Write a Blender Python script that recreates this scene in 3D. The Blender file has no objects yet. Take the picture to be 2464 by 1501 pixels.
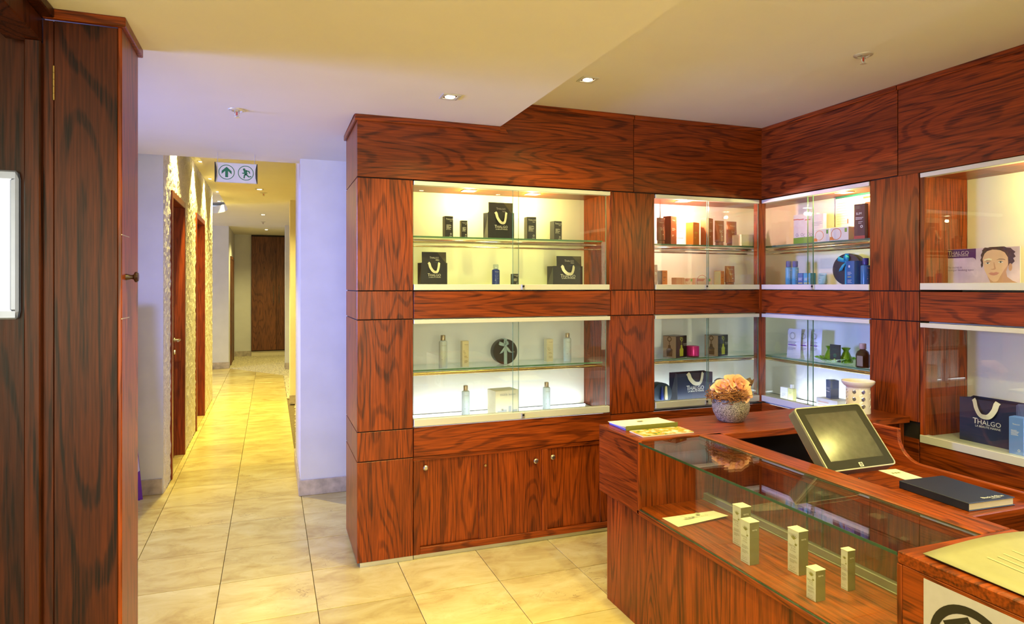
import bpy, bmesh, math, random
from mathutils import Vector, Matrix
random.seed(7)
sc = bpy.context.scene
col = sc.collection
PI = math.pi

# ------------------------------------------------------------------ camera
FPX, HORIZON, YAW, EYE = 1572.9, 687.67, -0.3538, 1.6813      # focal length in pixels of a 2464 x 1501 frame
cam = bpy.data.objects.new('camera', bpy.data.cameras.new('camera'))
col.objects.link(cam)
cam.location = (0, 0, EYE)
cam.rotation_euler = (PI / 2, 0, YAW)
cam.data.sensor_width = 36
cam.data.lens = FPX / 2464 * 36
cam.data.shift_y = -(750.5 - HORIZON) / 2464
cam.data.clip_start = 0.05
sc.camera = cam

# ------------------------------------------------------------------ world, exposure
w = bpy.data.worlds.new('world')
sc.world = w
w.use_nodes = True
w.node_tree.nodes['Background'].inputs[0].default_value = (0.62, 0.72, 1.0, 1)
w.node_tree.nodes['Background'].inputs[1].default_value = 1.0
sc.view_settings.view_transform = 'Standard'
sc.view_settings.look = 'None'
sc.view_settings.gamma = 1
sc.view_settings.use_curve_mapping = False
sc.view_settings.exposure = 0.38
cy = sc.cycles
cy.use_denoising = True
cy.max_bounces = 10
cy.diffuse_bounces = 5
cy.glossy_bounces = 4
cy.transparent_max_bounces = 24
cy.caustics_reflective = False
cy.caustics_refractive = False
cy.sample_clamp_indirect = 6

WARM = (1.0, 0.86, 0.24)
WARMW = (1.0, 0.86, 0.27)
COOL = (0.80, 0.90, 1.0)
PINK = (1.0, 0.56, 0.42)

def lamp(kind, loc, energy, color, size=0.05, angle=120, blend=0.6, direction=(0, 0, -1), size_y=None, spread=None):
    d = bpy.data.lights.new('light', kind)
    d.energy = energy
    d.color = color
    if kind == 'SPOT':
        d.spot_size = math.radians(angle)
        d.spot_blend = blend
        d.shadow_soft_size = size
    elif kind == 'AREA':
        d.shape = 'RECTANGLE'
        d.size = size
        d.size_y = size_y or size
    else:
        d.shadow_soft_size = size
    if spread: d.spread = math.radians(spread)
    o = bpy.data.objects.new('lamp_light', d)
    col.objects.link(o)
    o.location = loc
    o.rotation_euler = Vector(direction).to_track_quat('-Z', 'Y').to_euler()
    return o

# daylight through the glazed entrance on the left; warm fill added behind the camera
lamp('AREA', (-3.85, 3.75, 1.9), 72, (0.24, 0.31, 1.0), size=1.3, size_y=1.0, direction=(1, 0.12, -0.10), spread=66)
lamp('AREA', (-3.85, 12.4, 1.5), 38, (0.55, 0.62, 1.0), size=1.8, size_y=1.8, direction=(1, 0.3, 0))
lamp('AREA', (-0.9, -2.85, 1.5), 230, (1.0, 0.92, 0.58), size=4.2, size_y=2.0, direction=(0, 1, 0))

# ------------------------------------------------------------------ pixel helpers: a direction, and the plane the thing touches
_c, _s = math.cos(YAW), math.sin(YAW)
def ray(u, v):
    a = (u - 1232) / FPX
    return Vector((a * _c - _s, a * _s + _c, (HORIZON - v) / FPX))
def at_y(u, v, y):
    d = ray(u, v); k = y / d.y
    return Vector((d.x * k, y, EYE + d.z * k))
def at_x(u, v, x):
    d = ray(u, v); k = x / d.x
    return Vector((x, d.y * k, EYE + d.z * k))
def at_z(u, v, z):
    d = ray(u, v); k = (z - EYE) / d.z
    return Vector((d.x * k, d.y * k, z))

# ------------------------------------------------------------------ mesh helpers
class MB:
    def __init__(self):
        self.v, self.f = [], []
    def add(self, vs, fs):
        n = len(self.v)
        self.v += [tuple(p) for p in vs]
        self.f += [tuple(n + i for i in q) for q in fs]
        return self
    def box(self, x0, x1, y0, y1, z0, z1):
        vs = [(x, y, z) for x in (x0, x1) for y in (y0, y1) for z in (z0, z1)]
        return self.add(vs, [(0, 1, 3, 2), (4, 6, 7, 5), (0, 4, 5, 1), (2, 3, 7, 6), (0, 2, 6, 4), (1, 5, 7, 3)])
    def prism(self, poly, axis, a, b):
        def P(p, t):
            return {'x': (t, p[0], p[1]), 'y': (p[0], t, p[1]), 'z': (p[0], p[1], t)}[axis]
        n = len(poly)
        vs = [P(p, a) for p in poly] + [P(p, b) for p in poly]
        fs = [tuple(range(n)), tuple(range(2 * n - 1, n - 1, -1))]
        fs += [(i, (i + 1) % n, n + (i + 1) % n, n + i) for i in range(n)]
        return self.add(vs, fs)
    def lathe(self, prof, n=20, c=(0, 0, 0), axis='z', sx=1.0, sy=1.0, wob=None):
        vs, fs = [], []
        for k, (r, z) in enumerate(prof):
            for i in range(n):
                t = 2 * PI * i / n
                rr = r * (wob(t, z) if wob else 1)
                x, y = rr * math.cos(t) * sx, rr * math.sin(t) * sy
                p = {'z': (x, y, z), 'y': (x, z, y), 'x': (z, x, y)}[axis]
                vs.append((p[0] + c[0], p[1] + c[1], p[2] + c[2]))
        m = len(prof)
        for k in range(m - 1):
            for i in range(n):
                j = (i + 1) % n
                fs.append((k * n + i, k * n + j, (k + 1) * n + j, (k + 1) * n + i))
        if prof[0][0] > 1e-6: fs.append(tuple(range(n - 1, -1, -1)))
        if prof[-1][0] > 1e-6: fs.append(tuple((m - 1) * n + i for i in range(n)))
        return self.add(vs, fs)
    def tube(self, pts, r, n=8, cap=True):
        pts = [Vector(p) for p in pts]
        vs, fs = [], []
        for k, p in enumerate(pts):
            t = (pts[min(k + 1, len(pts) - 1)] - pts[max(k - 1, 0)]).normalized()
            u = t.cross(Vector((0, 0, 1)))
            if u.length < 1e-3: u = t.cross(Vector((1, 0, 0)))
            u.normalize(); q = t.cross(u)
            rr = r[k] if isinstance(r, (list, tuple)) else r
            for i in range(n):
                a = 2 * PI * i / n
                vs.append(p + (u * math.cos(a) + q * math.sin(a)) * rr)
        for k in range(len(pts) - 1):
            for i in range(n):
                j = (i + 1) % n
                fs.append((k * n + i, k * n + j, (k + 1) * n + j, (k + 1) * n + i))
        if cap:
            fs.append(tuple(range(n - 1, -1, -1)))
            fs.append(tuple((len(pts) - 1) * n + i for i in range(n)))
        return self.add(vs, fs)
    def strip(self, pts, wdir, width):
        vs, fs = [], []
        for k, p in enumerate(pts):
            d = Vector(wdir[k] if isinstance(wdir, list) else wdir)
            ww = width[k] if isinstance(width, (list, tuple)) else width
            vs += [Vector(p) - d * ww / 2, Vector(p) + d * ww / 2]
        for k in range(len(pts) - 1):
            fs.append((2 * k, 2 * k + 1, 2 * k + 3, 2 * k + 2))
        return self.add(vs, fs)
    def mesh(self, name, mat, bevel=0, smooth=False, recalc=True, seg=1, merge=True):
        me = bpy.data.meshes.new(name)
        me.from_pydata([tuple(p) for p in self.v], [], self.f)
        bm = bmesh.new(); bm.from_mesh(me)
        if merge: bmesh.ops.remove_doubles(bm, verts=bm.verts, dist=1e-6)
        if recalc: bmesh.ops.recalc_face_normals(bm, faces=bm.faces)
        if bevel:
            es = [e for e in bm.edges if len(e.link_faces) == 2 and e.calc_face_angle(0) > 0.6]
            bmesh.ops.bevel(bm, geom=es, offset=bevel, segments=seg, affect='EDGES', profile=0.5, clamp_overlap=True)
        bm.to_mesh(me); bm.free()
        if mat: me.materials.append(mat)
        if smooth:
            for p in me.polygons: p.use_smooth = True
            me.set_sharp_from_angle(angle=math.radians(40))
        return me

INV = {}
def link(name, me, parent=None, loc=None):
    o = bpy.data.objects.new(name, me)
    col.objects.link(o)
    if parent is not None:
        o.parent = parent
        if parent.name in INV: o.matrix_parent_inverse = INV[parent.name]
    if loc: o.location = loc
    return o
def part(name, mb, mat, parent=None, **k):
    return link(name, mb.mesh(name, mat, **k), parent)
def tag(o, label, cat, group=None):
    o['label'] = label; o['category'] = cat
    if group: o['group'] = group
    return o
def struct(name, mb, mat, label=None, parent=None, **k):
    o = part(name, mb, mat, parent, **k)
    if parent is None:
        o['kind'] = 'structure'
        if label: o['label'] = label
    return o
def thing(name, label, cat, loc=(0, 0, 0), rz=0, group=None, world=False, rx=0):
    o = bpy.data.objects.new(name, None)
    col.objects.link(o)
    o.empty_display_size = 0.05
    o.location = loc
    o.rotation_euler = (rx, 0, rz)
    if world: INV[o.name] = Matrix.Translation(-Vector(loc))
    return tag(o, label, cat, group)

# ------------------------------------------------------------------ text and flat print
_tc = {}
def text_poly(s, size=1.0):
    if s not in _tc:
        cu = bpy.data.curves.new('t', 'FONT')
        cu.body = s; cu.align_x = 'LEFT'; cu.resolution_u = 2; cu.size = 1
        o = bpy.data.objects.new('t', cu); col.objects.link(o)
        dg = bpy.context.evaluated_depsgraph_get()
        me = bpy.data.meshes.new_from_object(o.evaluated_get(dg))
        _tc[s] = ([(p.co.x, p.co.y) for p in me.vertices], [tuple(q.vertices) for q in me.polygons])
        bpy.data.objects.remove(o); bpy.data.curves.remove(cu); bpy.data.meshes.remove(me)
    v, f = _tc[s]
    return [(x * size, y * size) for x, y in v], f
def brand_poly(word, size):                      # large first letter, small capitals after it
    v1, f1 = text_poly(word[0], size)
    v2, f2 = text_poly(word[1:], size * 0.82)
    dx = max(p[0] for p in v1) + size * 0.02
    x0 = min(p[0] for p in v2)
    n = len(v1)
    return v1 + [(x - x0 + dx, y) for x, y in v2], f1 + [tuple(i + n for i in q) for q in f2]
class Print:
    """flat print laid on a face; x to the right, z up, in the face's own plane"""
    def __init__(self): self.v, self.f = [], []
    def poly(self, pts, fs=None):
        n = len(self.v); self.v += list(pts)
        self.f += [tuple(n + i for i in q) for q in (fs or [tuple(range(len(pts)))])]
        return self
    def text(self, s, size, x, z, align='c', brand=False, width=None):
        v, f = brand_poly(s, size) if brand else text_poly(s, size)
        if not v: return self
        a, b = min(p[0] for p in v), max(p[0] for p in v)
        k = 1.0
        if width: k = width / (b - a)
        off = {'l': a, 'c': (a + b) / 2, 'r': b}[align]
        kz = k if width else 1
        return self.poly([((p[0] - off) * k + x, p[1] * kz + z) for p in v], f)
    def bar(self, x0, x1, z0, z1):
        return self.poly([(x0, z0), (x1, z0), (x1, z1), (x0, z1)])
    def lines(self, x0, z, widths, h=0.0012, gap=0.0032):
        for i, wd in enumerate(widths):
            self.bar(x0, x0 + wd, z - i * gap - h, z - i * gap)
        return self
    def ring(self, x, z, r0, r1, n=28, k=1.0):
        for i in range(n):
            a, b = 2 * PI * i / n, 2 * PI * (i + 1) / n
            self.poly([(x + r0 * math.cos(a) * k, z + r0 * math.sin(a)), (x + r1 * math.cos(a) * k, z + r1 * math.sin(a)),
                       (x + r1 * math.cos(b) * k, z + r1 * math.sin(b)), (x + r0 * math.cos(b) * k, z + r0 * math.sin(b))])
        return self
    def disc(self, x, z, rx, rz=None, n=24):
        return self.poly([(x + rx * math.cos(2 * PI * i / n), z + (rz or rx) * math.sin(2 * PI * i / n)) for i in range(n)])
    def put(self, name, mat, parent, face='-y', off=0.0, wrap=None, e=0.0006):
        if face == '-y' and wrap: fn = lambda x, z: (x, -math.sqrt(max(wrap * wrap - x * x, 0)) - e, z)
        elif face == '-y': fn = lambda x, z: (x, -off - e, z)
        elif face == '-x': fn = lambda x, z: (-off - e, -x, z)
        elif face == '+x': fn = lambda x, z: (off + e, x, z)
        else: fn = lambda x, z: (x, z, off + e)      # top face
        me = bpy.data.meshes.new(name)
        me.from_pydata([fn(*p) for p in self.v], [], self.f)
        me.materials.append(mat)
        return link(name, me, parent)
# ------------------------------------------------------------------ materials
def new_mat(name):
    m = bpy.data.materials.new(name); m.use_nodes = True
    nt = m.node_tree
    return m, nt, nt.nodes['Principled BSDF']
def N(nt, t, **k):
    n = nt.nodes.new(t)
    for a, b in k.items(): setattr(n, a, b)
    return n
def plain(name, color, rough=0.5, metal=0.0, spec=0.5, noise=0.0, scale=20, emit=None, strength=0, coat=0, bump=0, trans=0):
    m, nt, b = new_mat(name)
    b.inputs['Base Color'].default_value = (*color, 1)
    b.inputs['Roughness'].default_value = rough
    b.inputs['Metallic'].default_value = metal
    b.inputs['Specular IOR Level'].default_value = spec
    b.inputs['Coat Weight'].default_value = coat
    if trans: b.inputs['Transmission Weight'].default_value = trans
    if emit:
        b.inputs['Emission Color'].default_value = (*emit, 1)
        b.inputs['Emission Strength'].default_value = strength
    if noise or bump:
        tc = N(nt, 'ShaderNodeTexCoord')
        nz = N(nt, 'ShaderNodeTexNoise'); nz.inputs['Scale'].default_value = scale; nz.inputs['Detail'].default_value = 4
        nt.links.new(tc.outputs['Object'], nz.inputs['Vector'])
        if noise:
            mr = N(nt, 'ShaderNodeMapRange')
            mr.inputs['From Min'].default_value = 0.3; mr.inputs['From Max'].default_value = 0.7
            mr.inputs['To Min'].default_value = 1 - noise; mr.inputs['To Max'].default_value = 1 + noise * 0.5
            nt.links.new(nz.outputs['Fac'], mr.inputs['Value'])
            hs = N(nt, 'ShaderNodeHueSaturation'); hs.inputs['Color'].default_value = (*color, 1)
            nt.links.new(mr.outputs['Result'], hs.inputs['Value'])
            nt.links.new(hs.outputs['Color'], b.inputs['Base Color'])
        if bump:
            bp = N(nt, 'ShaderNodeBump'); bp.inputs['Strength'].default_value = bump; bp.inputs['Distance'].default_value = 0.01
            nt.links.new(nz.outputs['Fac'], bp.inputs['Height'])
            nt.links.new(bp.outputs['Normal'], b.inputs['Normal'])
    return m

def wood(name, axis, light, dark, rough=0.33, freq=13.0, across=6.5, strength=0.74, spec=0.3):
    """stained oak veneer: contour lines of a stretched noise make the cathedral figure, a second one the pores"""
    m, nt, b = new_mat(name)
    L = nt.links.new
    tc = N(nt, 'ShaderNodeTexCoord'); oi = N(nt, 'ShaderNodeObjectInfo')
    off = N(nt, 'ShaderNodeVectorMath', operation='SCALE'); off.inputs[0].default_value = (31.7, 57.3, 43.1)
    L(oi.outputs['Random'], off.inputs['Scale'])
    ad = N(nt, 'ShaderNodeVectorMath', operation='ADD')
    L(tc.outputs['Object'], ad.inputs[0]); L(off.outputs[0], ad.inputs[1])
    def stretched(al, ac):
        mp = N(nt, 'ShaderNodeMapping')
        sv = [ac, ac, ac]; sv['xyz'.index(axis)] = al
        mp.inputs['Scale'].default_value = sv
        L(ad.outputs[0], mp.inputs['Vector'])
        return mp
    m1 = stretched(across * 0.13, across)
    n1 = N(nt, 'ShaderNodeTexNoise'); n1.inputs['Scale'].default_value = 1; n1.inputs['Detail'].default_value = 0.8; n1.inputs['Roughness'].default_value = 0.35
    L(m1.outputs[0], n1.inputs['Vector'])
    mu = N(nt, 'ShaderNodeMath', operation='MULTIPLY'); mu.inputs[1].default_value = 2 * PI * freq
    mj = stretched(9, 90)
    nj = N(nt, 'ShaderNodeTexNoise'); nj.inputs['Scale'].default_value = 1; nj.inputs['Detail'].default_value = 1
    L(mj.outputs[0], nj.inputs['Vector'])
    jm = N(nt, 'ShaderNodeMath', operation='MULTIPLY_ADD'); jm.inputs[1].default_value = 0.022
    L(nj.outputs['Fac'], jm.inputs[0]); L(n1.outputs['Fac'], jm.inputs[2])
    L(jm.outputs[0], mu.inputs[0])
    si = N(nt, 'ShaderNodeMath', operation='SINE'); L(mu.outputs[0], si.inputs[0])
    mr = N(nt, 'ShaderNodeMapRange', interpolation_type='SMOOTHSTEP')
    mr.inputs['From Min'].default_value = 0.25; mr.inputs['From Max'].default_value = 1.0
    L(si.outputs[0], mr.inputs['Value'])
    # pores
    m2 = stretched(5, 130)
    n2 = N(nt, 'ShaderNodeTexNoise'); n2.inputs['Scale'].default_value = 1; n2.inputs['Detail'].default_value = 2
    L(m2.outputs[0], n2.inputs['Vector'])
    p2 = N(nt, 'ShaderNodeMapRange'); p2.inputs['From Min'].default_value = 0.35; p2.inputs['From Max'].default_value = 0.68
    L(n2.outputs['Fac'], p2.inputs['Value'])
    # grain line broken up by pores
    gm = N(nt, 'ShaderNodeMath', operation='MULTIPLY'); L(mr.outputs[0], gm.inputs[0])
    g2 = N(nt, 'ShaderNodeMapRange'); g2.inputs['To Min'].default_value = 0.45; g2.inputs['To Max'].default_value = 1.0
    L(p2.outputs[0], g2.inputs['Value']); L(g2.outputs[0], gm.inputs[1])
    gs = N(nt, 'ShaderNodeMath', operation='MULTIPLY'); gs.inputs[1].default_value = strength; L(gm.outputs[0], gs.inputs[0])
    # broad tone changes
    m3 = stretched(0.7, 9)
    n3 = N(nt, 'ShaderNodeTexNoise'); n3.inputs['Scale'].default_value = 1; n3.inputs['Detail'].default_value = 3
    L(m3.outputs[0], n3.inputs['Vector'])
    p3 = N(nt, 'ShaderNodeMapRange'); p3.inputs['From Min'].default_value = 0.3; p3.inputs['From Max'].default_value = 0.7
    p3.inputs['To Min'].default_value = 0.72; p3.inputs['To Max'].default_value = 1.15
    L(n3.outputs['Fac'], p3.inputs['Value'])
    rnd = N(nt, 'ShaderNodeMapRange'); rnd.inputs['To Min'].default_value = 0.86; rnd.inputs['To Max'].default_value = 1.12
    L(oi.outputs['Random'], rnd.inputs['Value'])
    vv = N(nt, 'ShaderNodeMath', operation='MULTIPLY'); L(p3.outputs[0], vv.inputs[0]); L(rnd.outputs[0], vv.inputs[1])
    fib = N(nt, 'ShaderNodeMapRange'); fib.inputs['To Min'].default_value = 1.2; fib.inputs['To Max'].default_value = 0.6
    L(p2.outputs[0], fib.inputs['Value'])
    v2 = N(nt, 'ShaderNodeMath', operation='MULTIPLY'); L(vv.outputs[0], v2.inputs[0]); L(fib.outputs[0], v2.inputs[1])
    mx = N(nt, 'ShaderNodeMix', data_type='RGBA')
    mx.inputs[6].default_value = (*light, 1); mx.inputs[7].default_value = (*dark, 1)
    L(gs.outputs[0], mx.inputs[0])
    hs = N(nt, 'ShaderNodeHueSaturation'); L(mx.outputs[2], hs.inputs['Color']); L(v2.outputs[0], hs.inputs['Value'])
    L(hs.outputs['Color'], b.inputs['Base Color'])
    b.inputs['Roughness'].default_value = rough
    b.inputs['Specular IOR Level'].default_value = spec
    bp = N(nt, 'ShaderNodeBump'); bp.inputs['Strength'].default_value = 0.08; bp.inputs['Distance'].default_value = 0.002
    bp.invert = True
    L(p2.outputs[0], bp.inputs['Height']); L(bp.outputs['Normal'], b.inputs['Normal'])
    return m
OAK_L, OAK_D = (0.250, 0.0435, 0.0048), (0.036, 0.0055, 0.0016)
WX = wood('oak_grain_x', 'x', OAK_L, OAK_D)
WY = wood('oak_grain_y', 'y', OAK_L, OAK_D)
WZ = wood('oak_grain_z', 'z', OAK_L, OAK_D)
WZD = wood('shaded_oak_grain_z', 'z', (0.068, 0.014, 0.004), (0.008, 0.002, 0.0015), freq=10, across=4.5, strength=0.95, rough=0.4, spec=0.2)  # dark veneer copy of the oak, its weaker light put into the colour
WDOOR = wood('red_door_wood', 'z', (0.26, 0.045, 0.012), (0.10, 0.02, 0.007), rough=0.28, strength=0.4)
WCUP = wood('brown_cupboard_wood', 'z', (0.19, 0.065, 0.022), (0.07, 0.022, 0.009), rough=0.4)
GAP = plain('joint_black', (0.012, 0.006, 0.004), 0.8, noise=0.2)
DARK = plain('dark_inside', (0.02, 0.012, 0.009), 0.7, noise=0.3)

def travertine():
    m, nt, b = new_mat('travertine')
    L = nt.links.new
    tc = N(nt, 'ShaderNodeTexCoord'); oi = N(nt, 'ShaderNodeObjectInfo')
    off = N(nt, 'ShaderNodeVectorMath', operation='SCALE'); off.inputs[0].default_value = (17, 29, 41)
    L(oi.outputs['Random'], off.inputs['Scale'])
    ad = N(nt, 'ShaderNodeVectorMath', operation='ADD'); L(tc.outputs['Object'], ad.inputs[0]); L(off.outputs[0], ad.inputs[1])
    mp = N(nt, 'ShaderNodeMapping'); mp.inputs['Scale'].default_value = (1.5, 3.0, 2); mp.inputs['Rotation'].default_value = (0, 0, 0.3)
    L(ad.outputs[0], mp.inputs['Vector'])
    n1 = N(nt, 'ShaderNodeTexNoise'); n1.inputs['Scale'].default_value = 2.2; n1.inputs['Detail'].default_value = 8; n1.inputs['Roughness'].default_value = 0.62; n1.inputs['Distortion'].default_value = 0.6
    L(mp.outputs[0], n1.inputs['Vector'])
    cr = N(nt, 'ShaderNodeValToRGB')
    e = cr.color_ramp.elements
    e[0].position = 0.30; e[0].color = (0.47, 0.33, 0.11, 1)
    e[1].position = 0.72; e[1].color = (0.71, 0.60, 0.27, 1)
    k = e.new(0.5); k.color = (0.61, 0.48, 0.18, 1)
    L(n1.outputs['Fac'], cr.inputs['Fac'])
    # thin veins
    n2 = N(nt, 'ShaderNodeTexNoise'); n2.inputs['Scale'].default_value = 3.1; n2.inputs['Detail'].default_value = 7; n2.inputs['Distortion'].default_value = 1.4
    L(mp.outputs[0], n2.inputs['Vector'])
    su = N(nt, 'ShaderNodeMath', operation='SUBTRACT'); su.inputs[1].default_value = 0.5; L(n2.outputs['Fac'], su.inputs[0])
    ab = N(nt, 'ShaderNodeMath', operation='ABSOLUTE'); L(su.outputs[0], ab.inputs[0])
    mr = N(nt, 'ShaderNodeMapRange', interpolation_type='SMOOTHSTEP'); mr.inputs['From Max'].default_value = 0.012; mr.inputs['To Min'].default_value = 1; mr.inputs['To Max'].default_value = 0
    L(ab.outputs[0], mr.inputs['Value'])
    n3 = N(nt, 'ShaderNodeTexNoise'); n3.inputs['Scale'].default_value = 2.3; n3.inputs['Detail'].default_value = 2
    L(ad.outputs[0], n3.inputs['Vector'])
    m3 = N(nt, 'ShaderNodeMapRange'); m3.inputs['From Min'].default_value = 0.52; m3.inputs['From Max'].default_value = 0.68; m3.inputs['To Max'].default_value = 0.55
    L(n3.outputs['Fac'], m3.inputs['Value'])
    vm = N(nt, 'ShaderNodeMath', operation='MULTIPLY'); L(mr.outputs[0], vm.inputs[0]); L(m3.outputs[0], vm.inputs[1])
    mx = N(nt, 'ShaderNodeMix', data_type='RGBA'); mx.inputs[7].default_value = (0.22, 0.13, 0.06, 1)
    L(vm.outputs[0], mx.inputs[0]); L(cr.outputs['Color'], mx.inputs[6])
    rn = N(nt, 'ShaderNodeMapRange'); rn.inputs['To Min'].default_value = 0.86; rn.inputs['To Max'].default_value = 1.08
    L(oi.outputs['Random'], rn.inputs['Value'])
    hs = N(nt, 'ShaderNodeHueSaturation'); L(rn.outputs[0], hs.inputs['Value']); L(mx.outputs[2], hs.inputs['Color'])
    L(hs.outputs['Color'], b.inputs['Base Color'])
    b.inputs['Roughness'].default_value = 0.24
    b.inputs['Specular IOR Level'].default_value = 0.45
    return m
TRAV = travertine()
GROUT = plain('grout', (0.16, 0.11, 0.06), 0.8, noise=0.2)
BASEB = plain('marble_skirting', (0.50, 0.42, 0.36), 0.3, noise=0.35, scale=14)
CEIL = plain('ceiling_paint', (0.82, 0.79, 0.74), 0.85, noise=0.02, scale=3)
PLASTER = plain('plaster_wall', (0.70, 0.69, 0.72), 0.8, noise=0.06, scale=4, bump=0.15)  # faint blue of the daylight put into the plaster colour
CREAM = plain('cream_wall', (0.78, 0.70, 0.52), 0.8, noise=0.04, scale=5)
STONE = plain('rough_stone', (0.72, 0.67, 0.58), 0.75, noise=0.22, scale=60, bump=0.6)
PEBBLE = plain('pebbles', (0.62, 0.54, 0.38), 0.5, noise=0.4, scale=35)
BACKP = plain('display_back', (0.78, 0.75, 0.68), 0.7, noise=0.04, scale=6)
ALU = plain('aluminium', (0.62, 0.62, 0.58), 0.32, metal=0.85, noise=0.05, scale=3)
ALUW = plain('satin_track', (0.66, 0.66, 0.62), 0.45, metal=0.3, noise=0.03, scale=3)
CHROME = plain('chrome', (0.75, 0.72, 0.66), 0.12, metal=1.0, noise=0.03)
BRASS = plain('brass', (0.62, 0.46, 0.20), 0.25, metal=1.0, noise=0.08)
NICKEL = plain('brushed_nickel', (0.62, 0.58, 0.50), 0.28, metal=1.0, noise=0.06)
WHITEP = plain('white_plastic', (0.80, 0.79, 0.76), 0.4, noise=0.02)
FLOORP = plain('display_floor', (0.52, 0.53, 0.50), 0.3, noise=0.04)
BLACKP = plain('black_plastic', (0.015, 0.014, 0.013), 0.35, noise=0.1)
def glow(name, color, s):
    return plain(name, (0.9, 0.9, 0.9), 0.5, emit=color, strength=s)
BULB = glow('warm_bulb', (1.0, 0.86, 0.60), 14)
BULBW = glow('white_bulb', (1.0, 0.93, 0.86), 14)
STRIPL = glow('cool_tube', (0.86, 0.94, 1.0), 5)

def glass(name, tint=(0.97, 0.99, 0.975), f0=0.045, fmax=0.9, rough=0.0):
    m = bpy.data.materials.new(name); m.use_nodes = True
    nt = m.node_tree; nt.nodes.clear(); L = nt.links.new
    out = N(nt, 'ShaderNodeOutputMaterial')
    lw = N(nt, 'ShaderNodeLayerWeight'); lw.inputs['Blend'].default_value = 0.5
    pw = N(nt, 'ShaderNodeMath', operation='POWER'); pw.inputs[1].default_value = 4.0
    L(lw.outputs['Facing'], pw.inputs[0])
    mr = N(nt, 'ShaderNodeMapRange'); mr.inputs['To Min'].default_value = f0; mr.inputs['To Max'].default_value = fmax
    L(pw.outputs[0], mr.inputs['Value'])
    tr = N(nt, 'ShaderNodeBsdfTransparent'); tr.inputs[0].default_value = (*tint, 1)
    gl = N(nt, 'ShaderNodeBsdfGlossy'); gl.inputs['Roughness'].default_value = rough; gl.inputs['Color'].default_value = (1, 1, 1, 1)
    mx = N(nt, 'ShaderNodeMixShader')
    L(mr.outputs[0], mx.inputs[0]); L(tr.outputs[0], mx.inputs[1]); L(gl.outputs[0], mx.inputs[2]); L(mx.outputs[0], out.inputs[0])
    return m
GLASS = glass('clear_glass')
GLASSS = glass('shelf_glass', (0.90, 0.97, 0.93), 0.05, 0.8)
GLASSG = glass('green_glass', (0.45, 0.72, 0.05), 0.08, 0.8)
GLASSB = glass('brown_liquid', (0.16, 0.09, 0.03), 0.06, 0.8)
CLEARP = glass('clear_plastic', (0.80, 0.86, 0.92), 0.08, 0.8, 0.05)
GEDGED = plain('dark_glass_edge', (0.02, 0.07, 0.045), 0.12, spec=0.6, noise=0.2)
GEDGE = plain('glass_edge', (0.10, 0.22, 0.15), 0.12, spec=0.6, noise=0.2, emit=None)

# product colours
def flat(name, c, rough=0.45, **k): return plain(name, c, rough, noise=0.05, scale=30, **k)
NAVY = flat('navy_card', (0.012, 0.014, 0.026), 0.35)
NAVYB = flat('navy_blue_card', (0.018, 0.025, 0.07), 0.4)
INK = flat('black_ink', (0.01, 0.01, 0.012))
SILVER = flat('silver_print', (0.86, 0.84, 0.80), 0.4)
GREYT = flat('grey_print', (0.30, 0.30, 0.30))
RIBBON = flat('cream_ribbon', (0.78, 0.74, 0.62), 0.4)
CREAMC = flat('cream_card', (0.74, 0.68, 0.50))
WHITEC = flat('white_card', (0.80, 0.79, 0.76))
FROST = flat('frosted_bottle', (0.60, 0.70, 0.84), 0.35)
CHAMP = flat('champagne_cap', (0.50, 0.40, 0.28), 0.28, metal=0.6)
BROWNC = flat('bronze_card', (0.20, 0.060, 0.018), 0.35)
ORANGE = flat('orange_card', (0.70, 0.22, 0.025), 0.4)
TAN = flat('copper_card', (0.40, 0.13, 0.035), 0.35)
PINKC = flat('pale_pink_card', (0.78, 0.52, 0.42))
GREENC = flat('leaf_green', (0.16, 0.42, 0.04))
BLUEC = flat('azure_card', (0.015, 0.13, 0.40), 0.35)
BLUEL = flat('aqua_plastic', (0.06, 0.36, 0.60), 0.3)
BLUED = flat('royal_blue', (0.012, 0.035, 0.28), 0.3)
TURQ = flat('turquoise_satin', (0.02, 0.36, 0.60), 0.3)
PALEB = flat('pale_blue_satin', (0.40, 0.56, 0.64), 0.35)
BOXBLK = flat('black_gift_box', (0.016, 0.012, 0.010), 0.4)
MAROON = flat('maroon_card', (0.085, 0.010, 0.018), 0.4)
REDC = flat('red_card', (0.55, 0.06, 0.03))
MAGENTA = flat('magenta_metal', (0.62, 0.012, 0.30), 0.25, metal=0.3)
TEAL = flat('teal_print', (0.01, 0.13, 0.13))
YELLOW = flat('yellow_print', (0.75, 0.62, 0.05))
LIME = flat('lime_liquid', (0.52, 0.60, 0.03), 0.3)
PURPLE = flat('purple_print', (0.14, 0.02, 0.36))
PLUM = flat('plum_print', (0.09, 0.015, 0.11))
LILAC = plain('lilac_print', (0.72, 0.56, 0.70), 0.4, noise=0.25, scale=9)
PALEY = flat('pale_yellow_lotion', (0.74, 0.72, 0.30), 0.35)
SLATE = flat('slate_blue_card', (0.10, 0.13, 0.22))
SKYC = flat('sky_blue_card', (0.14, 0.28, 0.75))
CERAM = flat('white_ceramic', (0.82, 0.78, 0.75), 0.15, coat=0.4)
OLIVE = flat('olive_print', (0.22, 0.22, 0.05))
PAPER = flat('cream_paper', (0.80, 0.78, 0.66), 0.6)
BLUEP = flat('blue_paper', (0.16, 0.16, 0.62), 0.5)
GREENX = flat('exit_green', (0.0, 0.16, 0.07), 0.4)
SIGNW = flat('sign_white', (0.72, 0.70, 0.66), 0.4)
SKIN = flat('skin_print', (0.74, 0.48, 0.32))
SKINS = flat('skin_shade_print', (0.56, 0.31, 0.19))
HAIR = plain('hair_print', (0.06, 0.03, 0.015), 0.5, noise=0.6, scale=120)
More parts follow.
